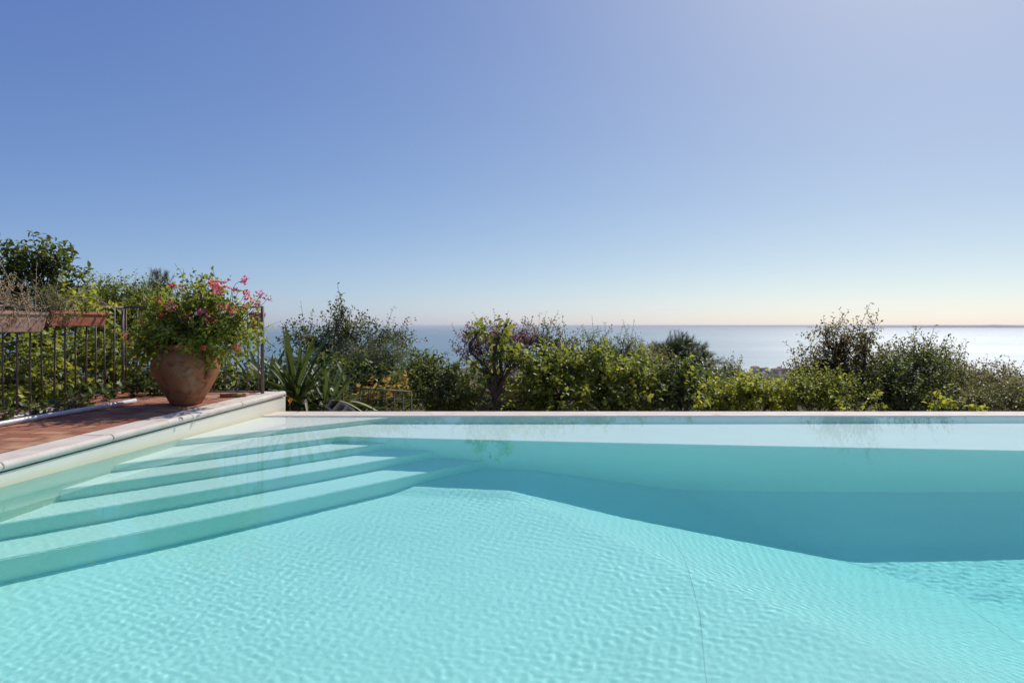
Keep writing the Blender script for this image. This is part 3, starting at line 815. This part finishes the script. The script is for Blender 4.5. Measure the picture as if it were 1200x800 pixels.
plant('shrub', 'dense dark green bush right beside the airy tree', 'shrub', base_at(1060, 12.6),
      [B(1060, 440, 12.6, 38, 32), B(1035, 450, 12.5, 28, 30), B(1080, 420, 12.7, 26, 20), B(1050, 466, 12.2, 44, 20)], 'dusty', 'citrus', lai=3.4, seed=27, trunk_r=.04, group=TG, size=1.3, sprigs=.2)
plant('tall_shrub', 'brown tinged bush with two thin tops below the sea glitter', 'shrub', base_at(1085, 14.2),
      [B(1064, 412, 14.2, 12, 14), B(1088, 415, 14.2, 14, 16), B(1110, 428, 14.2, 26, 18)], 'brownish', lai=2.2, seed=28, trunk_r=.03, group=TG, size=1.3, sprigs=.3)
plant('shrub', 'wide olive brown bush sloping down at the right edge', 'shrub', base_at(1150, 14.6),
      [B(1130, 448, 14.6, 44, 24), B(1165, 455, 14.6, 44, 24), B(1205, 468, 14.5, 40, 20), B(1120, 468, 14.2, 50, 16), B(1245, 468, 14.5, 40, 26)], 'brownish', lai=3.2, seed=29, trunk_r=.04, group=TG, size=1.3)
plant('shrub', 'dusty green low bush in front of the wide olive brown bush', 'shrub', base_at(1165, 11.7),
      [B(1150, 470, 11.7, 40, 15), B(1190, 466, 11.7, 36, 18), B(1225, 466, 11.7, 30, 20), B(1110, 474, 11.6, 30, 12)], 'dusty', lai=3., seed=30, trunk_r=.03, group=TG, size=1.2)
plant('young_plant', 'pale green young plant in front of the dense dark bush at right', 'plant', base_at(1102, 10.6),
      [B(1100, 462, 10.6, 9, 14, .15), B(1108, 474, 10.6, 14, 8, .15)], 'lime', lai=1.5, seed=31, trunk_r=.01, group=TG, sprigs=.3)
plant('young_plant', 'tiny lime green seedling poking over the overflow edge near the right corner', 'plant', base_at(1140, 10.4),
      [B(1140, 477, 10.4, 11, 5, .15)], 'lime', lai=1.5, seed=32, trunk_r=.008, group=TG)
plant('young_plant', 'small reddish tipped plant under the airy tree', 'plant', base_at(1025, 10.6),
      [B(1025, 470, 10.6, 8, 9, .15)], 'lime', 'bright', lai=1.6, seed=33, trunk_r=.008, group=TG)
plant('young_plant', 'light green leafy sprout left of the small reddish tipped plant', 'plant', base_at(985, 10.6),
      [B(985, 468, 10.6, 10, 11, .15), B(992, 477, 10.6, 12, 6, .15)], 'lime', lai=1.5, seed=34, trunk_r=.01, group=TG)
plant('young_plant', 'lemon green seedling in front of the dark bush right of centre', 'plant', base_at(820, 10.8),
      [B(820, 474, 10.8, 9, 8, .15)], 'lime', lai=1.6, seed=35, trunk_r=.008, group=TG)
plant('conifer', 'grey green far bush below the sea between ragged tree and leaning trunk', 'shrub', base_at(500, 30),
      [B(495, 440, 30, 22, 14), B(525, 444, 30, 18, 12), B(488, 428, 30, 8, 8)], 'brownish', 'olive', lai=3., seed=36, trunk_r=.06, group=TG, size=1.8)
plant('shrub', 'grey brown bush behind the hedge below the pine', 'shrub', base_at(850, 19),
      [B(845, 450, 19, 30, 16), B(815, 446, 19, 24, 14)], 'brownish', 'olive', lai=2.8, seed=37, trunk_r=.04, group=TG, size=1.4)
plant('shrub', 'hazy bush behind the low bright green bush at the town gap', 'shrub', base_at(915, 17),
      [B(918, 460, 17, 22, 10), B(950, 450, 17, 18, 14)], 'brownish', lai=2.8, seed=38, trunk_r=.04, group=TG, size=1.3)

# fuller cover behind and between the front bushes
FILL = [
 (350, 12.4, [(345, 440, 40, 30), (320, 455, 34, 26), (375, 465, 40, 20)], 'laurel', 'citrus', 'dark bush directly behind the strap leaved plant'),
 (470, 12.9, [(465, 448, 40, 24), (440, 466, 44, 18), (495, 462, 30, 22)], 'dusty', 'bright', 'green bush behind the small low railing'),
 (545, 12.6, [(540, 455, 22, 22), (528, 468, 30, 14)], 'laurel', 'citrus', 'dark low bush left of the leaning trunk base'),
 (690, 13.4, [(680, 440, 44, 30), (730, 445, 44, 30), (655, 430, 30, 24)], 'citrus', 'citrus', 'dark bush filling behind the two middle citrus bushes'),
 (765, 13.2, [(760, 445, 36, 28), (740, 462, 30, 20)], 'dusty', 'bright', 'green bush between the middle citrus bush and the lemon shoot'),
 (835, 13.0, [(835, 456, 34, 22), (860, 468, 34, 14), (815, 445, 24, 20)], 'citrus', 'citrus', 'dark bush between the lemon shoot and the low bright bush'),
 (925, 13.0, [(922, 464, 30, 14), (952, 447, 26, 22), (900, 470, 34, 11)], 'dusty', 'dusty', 'dusty bush left under the airy tree'),
 (1015, 13.6, [(1010, 440, 40, 32), (985, 455, 40, 26), (1030, 425, 26, 24)], 'dusty', 'brownish', 'dark olive bush behind the foot of the airy tree'),
 (1100, 13.4, [(1100, 448, 46, 30), (1130, 462, 40, 22), (1075, 462, 34, 22)], 'brownish', 'dusty', 'olive bush between the dense dark bush and the right edge'),
 (1195, 13.2, [(1195, 466, 40, 16), (1240, 464, 40, 22)], 'dusty', 'dusty', 'dusty bush filling the right edge of the view'),
 (590, 12.9, [(600, 470, 26, 9), (622, 466, 18, 12)], 'dry', 'dusty', 'dry low weeds at the foot of the brown bank'),
]
for i, (px, d, bl, kind, mat, lab) in enumerate(FILL):
    plant('shrub', lab, 'shrub', base_at(px, d), [B(x, y, d, rx, ry) for x, y, rx, ry in bl], kind, mat, lai=3.0, seed=200+i, trunk_r=.03, group=TG, size=1.15)

# ------------------------------------------------------------------ strap leaved plant
def strap_plant():
    r = np.random.default_rng(77)
    base = np.array([-3.05, 9.75, -1.0])
    root = empty('strap_leaf_plant', tuple(base)); tag(root, 'big dark plant with long arching strap leaves behind the coping end', 'plant')
    def leaf(az, tilt, L, Wd, arch, z0=0., name='leaf', mat='strap', c0=(0, 0)):
        n = 12; s = np.linspace(0, 1, n)
        hd = np.array([cos(az), sin(az)])
        out = L*(s*sin(tilt) + arch*.35*s**2); upz = L*(s*cos(tilt) - arch*.55*s**2.2)
        C = np.stack([c0[0]+hd[0]*out, c0[1]+hd[1]*out, z0+upz], 1)
        wd = Wd*np.minimum(1, s*5+.35)*np.clip(1-s**3.2, 0, 1)**.7
        side = np.array([-hd[1], hd[0], 0.]); tw = r.uniform(-.5, .5)
        side = side*cos(tw)+np.array([0, 0, 1])*sin(tw)
        fold = .22*wd
        Lf = C + side*wd[:, None]*.5 + np.array([0, 0, 1])*fold[:, None]; Rt = C - side*wd[:, None]*.5 + np.array([0, 0, 1])*fold[:, None]
        V = np.concatenate([Lf, C, Rt]); Q = []
        for i in range(n-1):
            Q += [[i, i+1, n+i+1, n+i], [n+i, n+i+1, 2*n+i+1, 2*n+i]]
        return link(name, np_mesh(name, V, np.array(Q), True), M[mat], root)
    for hx, hy, hz, cnt, mx in ((-.05, 0, .95, 50, 1.35), (.38, .1, .72, 46, 1.35), (.75, .25, .5, 40, 1.2), (-.5, .1, .9, 30, 1.15), (-.95, .25, .75, 22, 1.0), (1.1, .1, .3, 24, .9)):
        for k in range(cnt):
            tl = r.uniform(.35, 1.45) if r.uniform() < .9 else r.uniform(.15, .5)
            leaf(r.uniform(0, 2*pi), tl, mx*r.uniform(.65, 1.08), r.uniform(.055, .085), r.uniform(.15, .75)*(.35+tl*.6), hz+r.uniform(-.1, .1), c0=(hx+r.normal(0, .04), hy+r.normal(0, .04)))
    for a, tl, L, c in ((-.5, 1.0, .8, (.35, -.2)), (-1.2, .9, .7, (.1, -.1)), (-.3, 1.1, .6, (.6, -.1))):
        o = leaf(a, tl, L, .045, 1.5, .95, 'dry_leaf', 'strap_dry', c); o['label'] = 'bleached dry hanging leaf'
    ch = []
    for hx, hy, hz in ((-.05, 0, .95), (.38, .1, .80), (.75, .25, .65), (-.45, .25, .9), (1.1, .1, .4)):
        ch.append((curve((0.2*hx, 0, -.3), (hx, hy, hz), r, .05, 5), np.linspace(.08, .06, 5)))
    link('stems', tubes_mesh('stems', ch, 8), M['bark'], root)
    m = MB(); p = at(340, 468, 8.75)-base
    V = leaf_template('small')[0]
    P = np.repeat(p[None], 6, 0)+r.normal(0, .012, (6, 3))
    o = link('flower', leaf_mesh('flower', P-np.array([0, 0, .05]), np.array([(.1, -.1, 1)]*6)+r.normal(0, .25, (6, 3)), r.normal(0, 1, (6, 3)), np.full(6, .065), np.full(6, .03), 'oval'), M['orange'], root)
    o['label'] = 'small pointed orange bloom'
    link('flower_stalk', tubes_mesh('flower_stalk', [(curve((.25, -.6, -.1), p-np.array([0, 0, .05]), r, .1, 6), np.full(6, .006))]), M['strap'], root)
strap_plant()

# ------------------------------------------------------------------ iron fences
def bar(name, p, q, rad, parent, square=False):
    m = MB(); m.tube([p, q], rad, 4 if square else 8); return m.build(name, M['iron'], parent)
FX = -4.78
f1 = empty('iron_fence', (FX, 8.37, DECK(8.37))); tag(f1, 'rusty iron bar fence along the left side carrying the long terracotta troughs', 'fence')
yb = 8.37
def rel(o, p): return tuple(np.array(p)-np.array(o.location))
k = 0
while yb > 2.2:
    lean = .012*sin(k*2.1)
    bar('baluster', rel(f1, (FX, yb, DECK(yb)-.05)), rel(f1, (FX+lean, yb+.006*sin(k*3.), DECK(yb)+1.05)), .0095, f1)
    yb -= .178; k += 1
bar('top_rail', rel(f1, (FX, 8.40, DECK(8.37)+1.06)), rel(f1, (FX, 2.0, DECK(2.0)+1.06)), .014, f1)
bar('bottom_rail', rel(f1, (FX, 8.40, DECK(8.37)+.05)), rel(f1, (FX, 2.0, DECK(2.0)+.05)), .011, f1)

f2 = empty('iron_railing', (-3.1, 8.40, DECK(8.4))); tag(f2, 'short rusty iron railing panel behind the big flower pot, ending at the coping', 'fence')
x0, x1, yy, z0 = -4.76, -3.07, 8.40, DECK(8.4)
for i in range(13):
    x = x0+.01+(x1-x0-.06)*i/12
    bar('baluster', rel(f2, (x, yy, z0+.02)), rel(f2, (x+.004*sin(i*2.), yy, z0+1.06)), .0085, f2)
for (nm, zz, rd) in (('top_rail', 1.065, .013), ('bottom_rail', .025, .011), ):
    bar(nm, rel(f2, (x0-.02, yy, z0+zz)), rel(f2, (x1, yy, z0+zz)), rd, f2)
bar('middle_rail', rel(f2, (x0, yy+.02, z0+.34)), rel(f2, (-3.62, yy+.02, z0+.34)), .008, f2)
bar('post', rel(f2, (x1, yy, z0-.15)), rel(f2, (x1, yy, z0+1.075)), .021, f2)
bar('post', rel(f2, (x0-.03, yy, z0-.15)), rel(f2, (x0-.03, yy, z0+1.075)), .016, f2)

# low railing below the pool, under the vine
f3 = empty('low_railing', (-2.1, 10.25, -1.1)); tag(f3, 'small thin dark railing half hidden by the orange leaved vine', 'railing')
pa, pb = at(392, 453, 10.2), at(482, 459, 10.2)
m = MB(); m.tube([pa-np.array(f3.location), pb-np.array(f3.location)], .014, 6).build('top_rail', M['iron'], f3)
for i in range(10):
    q = pa+(pb-pa)*i/9
    bar('baluster', rel(f3, q), rel(f3, (q[0], q[1], -1.15)), .010, f3)

# ------------------------------------------------------------------ terracotta troughs and hanging pot
def trough(name, label, y0, y1, top, h, mat, xin):
    root = empty(name, (FX, (y0+y1)/2, top-h)); tag(root, label, 'planter', 'long terracotta troughs hung on the iron fence')
    L = (y1-y0)/2; a, b = .10, .075
    m = MB()
    def ring(hw, hl, z, dx=xin): return [m.bm.verts.new((dx+sx*hw, sy*hl, z)) for sx, sy in ((-1, -1), (1, -1), (1, 1), (-1, 1))]
    R = [ring(b, L-.03, 0), ring(a, L-.006, h-.035), ring(a+.012, L+.006, h-.034), ring(a+.012, L+.006, h), ring(a-.012, L-.02, h), ring(a-.016, L-.022, h-.04)]
    for A_, B_ in zip(R, R[1:]):
        for i in range(4): m.bm.faces.new((A_[i], A_[(i+1) % 4], B_[(i+1) % 4], B_[i]))
    m.bm.faces.new(R[0][::-1]); m.bm.faces.new(R[-1])
    m.build('trough', M[mat], root, .005)
    m = MB(); m.box((xin, 0, h-.03), (2*a-.05, 2*L-.06, .02)).build('soil', M['soil'], root)
    for s in (-.6, .6):   # hooks holding it on the rail
        m = MB(); m.tube([(xin, s*L, -.008), (xin-.13, s*L, -.008), (xin-.13, s*L, h*.9), (xin-.02, s*L, h+.0)], .005, 6).build('hook', M['iron'], root)
    return root
T1 = trough('terracotta_trough', 'greyed weathered terracotta trough at the left edge holding a dry plant', 5.60, 6.70, 1.20, .195, 'trough_grey', .125)
T2 = trough('terracotta_trough', 'red terracotta trough nearer the big pot holding green trailing plants', 6.74, 7.70, 1.215, .155, 'trough_red', .125)

def trough_plant(name, label, blobs, kind, mat, seed, lai, size, T, up=.3, droop=0., bark='twig_dry', sprigs=.3):
    b = np.array(T.location)+np.array([.12, 0, .17])
    return plant(name, label, 'plant', tuple(b), blobs, kind, mat, lai, seed, None, sprigs, .012, bark, size, 2.2, droop, up)
x = FX+.13
trough_plant('dry_plant', 'dry pinkish brown twiggy plant in the greyed trough at the left edge',
    [(x+.03, 5.70, 1.36, .18, .3, .17), (x+.04, 6.10, 1.34, .18, .3, .15), (x+.05, 6.45, 1.28, .18, .25, .12), (x-.05, 5.82, 1.55, .09, .1, .17), (x, 6.30, 1.50, .07, .07, .15), (x+.13, 6.20, 1.17, .06, .4, .08), (x+.13, 5.80, 1.15, .06, .2, .08)], 'dry', 'dry', 51, .8, 1.2, T1, .5)
trough_plant('trailing_plant', 'fresh green fleshy plant trailing over the red trough',
    [(x, 7.55, 1.32, .17, .28, .09), (x, 7.25, 1.34, .16, .25, .11), (x+.03, 7.75, 1.27, .12, .14, .07)], 'bright', 'lime', 52, 2.2, .62, T2, .35, .1)
trough_plant('dry_plant', 'olive brown half dry plant where the two troughs meet',
    [(x+.03, 6.88, 1.33, .17, .2, .12), (x+.08, 6.75, 1.25, .14, .15, .12), (x+.1, 7.00, 1.16, .06, .14, .08)], 'dry', 'dusty', 53, 1.8, 1.25, T2, .2, .2)

hp = empty('hanging_pot', (-3.18, 8.52, DECK(8.4)+.72)); tag(hp, 'small pinkish terracotta pot hung outside the iron panel near its end post', 'pot')
m = MB(); m.lathe([(.055, 0), (.075, .15), (.09, .235), (.10, .24), (.102, .275), (.09, .278), (.085, .25)], 28).build('pot_body', M['trough_red'], hp)
m = MB(); m.tube([(0, -.10, .25), (0, -.115, .29)], .006, 6); m.tube([(.09*cos(a), .09*sin(a), .225) for a in np.linspace(0, 2*pi, 25)], .004, 5).build('hanger', M['iron'], hp)

# ------------------------------------------------------------------ the big pot and bougainvillea
PX, PY = -3.56, 7.46
pot = empty('terracotta_pot', (PX, PY, DECK(PY)-.002), .3); tag(pot, 'big bulging terracotta jar on the paving beside the coping', 'pot')
prof = [(.168, 0), (.178, .015), (.210, .07), (.268, .16), (.325, .26), (.365, .345), (.380, .41), (.373, .475), (.340, .545), (.300, .585), (.285, .603), (.298, .615), (.312, .628), (.314, .648), (.302, .658), (.280, .656), (.265, .63), (.26, .56)]
prof = [(a_*.9, b_) for a_, b_ in prof]
m = MB(); m.lathe(prof, 64)
for v in m.bm.verts:
    a = math.atan2(v.co.y, v.co.x); v.co.x *= 1+.012*sin(2*a+v.co.z*3); v.co.y *= 1+.012*cos(3*a+v.co.z*5)
m.build('pot_body', M['pot'], pot)
def lug(az):
    m = MB()
    pts = []
    for s in np.linspace(0, 1, 12):
        z = .585-.30*s; rr_ = np.interp(z, [p[1] for p in prof[:10]], [p[0] for p in prof[:10]]) + .006+.036*sin(pi*s)**.8
        pts.append((rr_*cos(az), rr_*sin(az), z))
    m.tube(pts, [.026+.008*sin(pi*s) for s in np.linspace(0, 1, 12)], 10)
    return m.build('handle', M['pot'], pot)
for a in (-.75, -.75+pi): lug(a)
m = MB(); m.lathe([(.236, .62), (.15, .632), (.01, .638)], 32).build('soil', M['soil'], pot)

bz = DECK(PY)+.60
cx = PX+.16
boug = plant('bougainvillea', 'bushy bougainvillea with pink and red flowers growing from the big jar', 'flowering shrub', (PX, PY, bz),
    [(cx-.05, PY, bz+.28, .58, .42, .30), (cx-.36, PY-.05, bz+.16, .34, .35, .24), (cx+.34, PY-.02, bz+.20, .30, .32, .32), (cx+.10, PY, bz+.54, .28, .28, .22), (cx-.28, PY, bz+.44, .26, .26, .16), (cx+.02, PY-.2, bz+.08, .36, .2, .16), (cx-.55, PY-.1, bz+.03, .16, .2, .13)],
    'boug', 'bougleaf', 3.4, 61, None, .16, .025, 'bark_pale', 1., 2.4, .15, .25)
def bract_cluster(p, mat, n, spread, seed):
    r = np.random.default_rng(seed)
    c = p + r.normal(0, spread, (n, 3))
    P, D, Nn = [], [], []
    for q in c:
        ax = norm(r.normal(0, 1, 3)+np.array([0, -.4, .6])); u = norm(np.cross(ax, [.3, .8, .2])); v = np.cross(ax, u)
        for k in range(3):
            a = k*2.094+r.uniform(-.2, .2)
            P.append(q); D.append(.75*(cos(a)*u+sin(a)*v)+.65*ax); Nn.append(ax-.5*(cos(a)*u+sin(a)*v))
    P = np.array(P); k = len(P)
    return link('flower_cluster', leaf_mesh('flower_cluster', P-np.array((PX, PY, bz)), np.array(D), np.array(Nn), r.uniform(.022, .031, k), r.uniform(.018, .025, k), 'oval'), M[mat], boug)
fl = [(203, 335, 'red', 5), (213, 336, 'red', 5), (184, 355, 'red', 7), (202, 359, 'pink', 14), (196, 362, 'pink', 6), (188, 371, 'red', 8), (219, 360, 'pink', 6), (235, 366, 'pink', 12),
      (253, 333, 'red', 9), (261, 335, 'red', 14), (254, 342, 'pink', 12), (285, 328, 'pink', 12), (289, 361, 'pink', 16), (290, 349, 'red', 7), (305, 346, 'pink', 8), (315, 348, 'pink', 5),
      (302, 354, 'pink', 5), (276, 409, 'red', 8), (288, 388, 'red', 6), (250, 375, 'red', 5), (145, 395, 'pink', 8), (153, 399, 'pink', 4), (273, 365, 'red', 5), (259, 360, 'red', 4), (167, 379, 'red', 4), (215, 370, 'red', 6), (222, 370, 'red', 6), (274, 339, 'pink', 4), (238, 408, 'red', 3), (289, 341, 'pink', 4), (268, 360, 'pink', 4), (246, 330, 'red', 4)]
tw = []
rf = np.random.default_rng(8)
for i, (px, py, mt, n) in enumerate(fl):
    p = at(px, py, PY-.30+.12*rf.uniform(-1, 1) if 170 < px < 280 else PY-.05+.1*rf.uniform(-1, 1))
    bract_cluster(p, mt, n+2, .016+.0009*n, 300+i)
    a = np.array([cx+.6*(p[0]-cx), PY+.3*(p[1]-PY), bz+.5*(p[2]-bz)])
    tw.append((curve(a, p, rf, .12, 5)-np.array((PX, PY, bz)), np.linspace(.005, .002, 5)))
link('flower_stems', tubes_mesh('flower_stems', tw), M['bark_pale'], boug)

# ------------------------------------------------------------------ ivy at the foot of the fence, pipes, small things
def ivy(label, c, blobs, seed, lai=2.2):
    return plant('ground_ivy', label, 'plant', c, blobs, 'fig', 'ivy', lai, seed, 'leafy clumps along the fence foot', .05, .008, 'bark', .42, 2., .1, .4)
ivy('dark leafy clump at the fence foot near the left edge', (-4.62, 6.3, DECK(6.3)), [(-4.6, 6.25, DECK(6.3)+.07, .16, .4, .09), (-4.7, 6.6, DECK(6.6)+.08, .14, .3, .10)], 71)
ivy('leafy clump spilling over the white pipe', (-4.45, 6.95, DECK(7)), [(-4.42, 6.85, DECK(7)+.06, .2, .25, .09), (-4.6, 7.15, DECK(7)+.10, .18, .3, .14)], 72)
ivy('leafy clump at the fence foot just before the fence corner', (-4.6, 7.8, DECK(7.8)), [(-4.62, 7.6, DECK(7.7)+.10, .2, .35, .14), (-4.5, 8.1, DECK(8)+.09, .25, .25, .13)], 73)
ivy('light green leafy clump left of the big jar under the iron panel', (-4.15, 8.2, DECK(8.2)), [(-4.2, 8.2, DECK(8.2)+.08, .28, .16, .12), (-4.45, 8.3, DECK(8.2)+.14, .2, .15, .16), (-3.95, 8.15, DECK(8.2)+.05, .14, .12, .07)], 74)

def pipe(label, pts, rad):
    o = MB().tube(pts, rad, 12).build('water_pipe', M['pvc']); tag(o, label, 'pipe'); return o
def dk(x, y, h): return (x, y, DECK(y)+h)
pipe('long white plastic pipe lying on the paving along the leafy fence foot', [dk(-4.62, 5.0, .03), dk(-4.50, 5.7, .03), dk(-4.40, 6.3, .03), dk(-4.28, 6.8, .031), dk(-4.19, 7.25, .03), dk(-4.14, 7.5, .032)], .022)
pipe('short thin grey pipe half hidden under ivy behind the long white one', [dk(-4.70, 5.9, .02), dk(-4.66, 6.4, .02), dk(-4.6, 6.9, .025)], .014)

# low terracotta tile piece behind the jar
m = MB(); c = (-3.30, 8.12)
m.box((c[0], c[1], DECK(8.1)+.022), (.30, .14, .04), .1)
tag(m.build('clay_tile', M['trough_grey'], None, .006), 'flat loose clay tile on the paving right behind the big jar', 'tile')

# hollow block
cb = empty('hollow_block', (at(400, 474, 9.5)[0], 9.5, -.12)); tag(cb, 'pale grey hollow block with dark slots under the strap leaves', 'block')
m = MB()
for sx in (-.19, -.065, .065, .19): m.box((sx, 0, 0), (.028, .19, .17))
for sy in (-.085, .085): m.box((0, sy, 0), (.40, .025, .172))
ob = m.build('block_body', M['concrete'], cb, .004); ob.rotation_euler = (.9, .45, -.4)

# fallen leaves
def fallen(label, x, y, z, mat, seed, s=.05):
    r = np.random.default_rng(seed)
    o = link('fallen_leaf', leaf_mesh('fallen_leaf', np.zeros((1, 3)), np.array([[cos(seed), sin(seed), .12]]), np.array([[.1, -.3, 1.]]), np.array([s]), np.array([s*.7]), 'oval'), M[mat])
    o.location = (x, y, z+.012); tag(o, label, 'leaf'); return o
fallen('small yellow fallen leaf on the paving below the big jar', -3.40, 7.02, DECK(7.02), 'yellow', 3, .06)
fallen('green fallen leaf standing up on the clay tile by the iron panel', -3.22, 8.0, DECK(8.0)+.02, 'lime', 1, .09)
fallen('brown curled leaf on the paving left of the big jar', -4.0, 7.5, DECK(7.5), 'dry', 5, .06)

# ------------------------------------------------------------------ far town by the shore
def house_mesh(w_, d_, h_, seed):
    m = MB(); m.box((0, 0, h_/2), (w_, d_, h_))
    hip = min(w_, d_)*.18
    a = [m.bm.verts.new(p) for p in ((-w_/2-.4, -d_/2-.4, h_+.02), (w_/2+.4, -d_/2-.4, h_+.02), (w_/2+.4, d_/2+.4, h_+.02), (-w_/2-.4, d_/2+.4, h_+.02))]
    b = [m.bm.verts.new(p) for p in ((-w_/2+w_*.25, 0, h_+hip), (w_/2-w_*.25, 0, h_+hip))]
    fs = [m.bm.faces.new((a[0], a[1], b[1], b[0])), m.bm.faces.new((a[2], a[3], b[0], b[1])), m.bm.faces.new((a[1], a[2], b[1])), m.bm.faces.new((a[3], a[0], b[0])), m.bm.faces.new(a[::-1])]
    for f in fs: f.material_index = 1
    bmesh.ops.recalc_face_normals(m.bm, faces=m.bm.faces)
    me = bpy.data.meshes.new('house'); m.bm.to_mesh(me); m.bm.free()
    me.materials.append(M['plaster_far']); me.materials.append(M['roof_far'])
    return me
protos = [house_mesh(14, 10, 7, 0), house_mesh(20, 12, 10, 1), house_mesh(10, 9, 6, 2)]
rh = np.random.default_rng(21)
def town(px0, px1, n, label, d0, d1):
    for i in range(n):
        d = rh.uniform(d0, d1); px = rh.uniform(px0, px1); x = (px-CX)/F*d
        o = bpy.data.objects.new('house', protos[rh.integers(0, 3)]); COL.objects.link(o)
        o.location = (x, d, gz(x, d)-1); o.rotation_euler = (0, 0, rh.uniform(0, 3))
        tag(o, label, 'house', 'far houses by the shore')
town(884, 925, 26, 'far pale house in the shore town left of the airy tree', 1250, 1850)
town(1150, 1215, 34, 'far pale house in the shore town at the right edge', 1050, 1500)

# ------------------------------------------------------------------ the air over the sea
t = NT('haze_air'); pv = t.n('ShaderNodeVolumePrincipled')
pv.inputs['Density'].default_value = 3.2e-5; pv.inputs['Color'].default_value = (.92, .96, 1, 1)
t.l(pv.outputs[0], t.out.inputs['Volume']); t.m.cycles.homogeneous_volume = True
tag(MB().box((0, 0, -62), (203000, 203000, 131)).build('haze', t.m), kind='stuff')
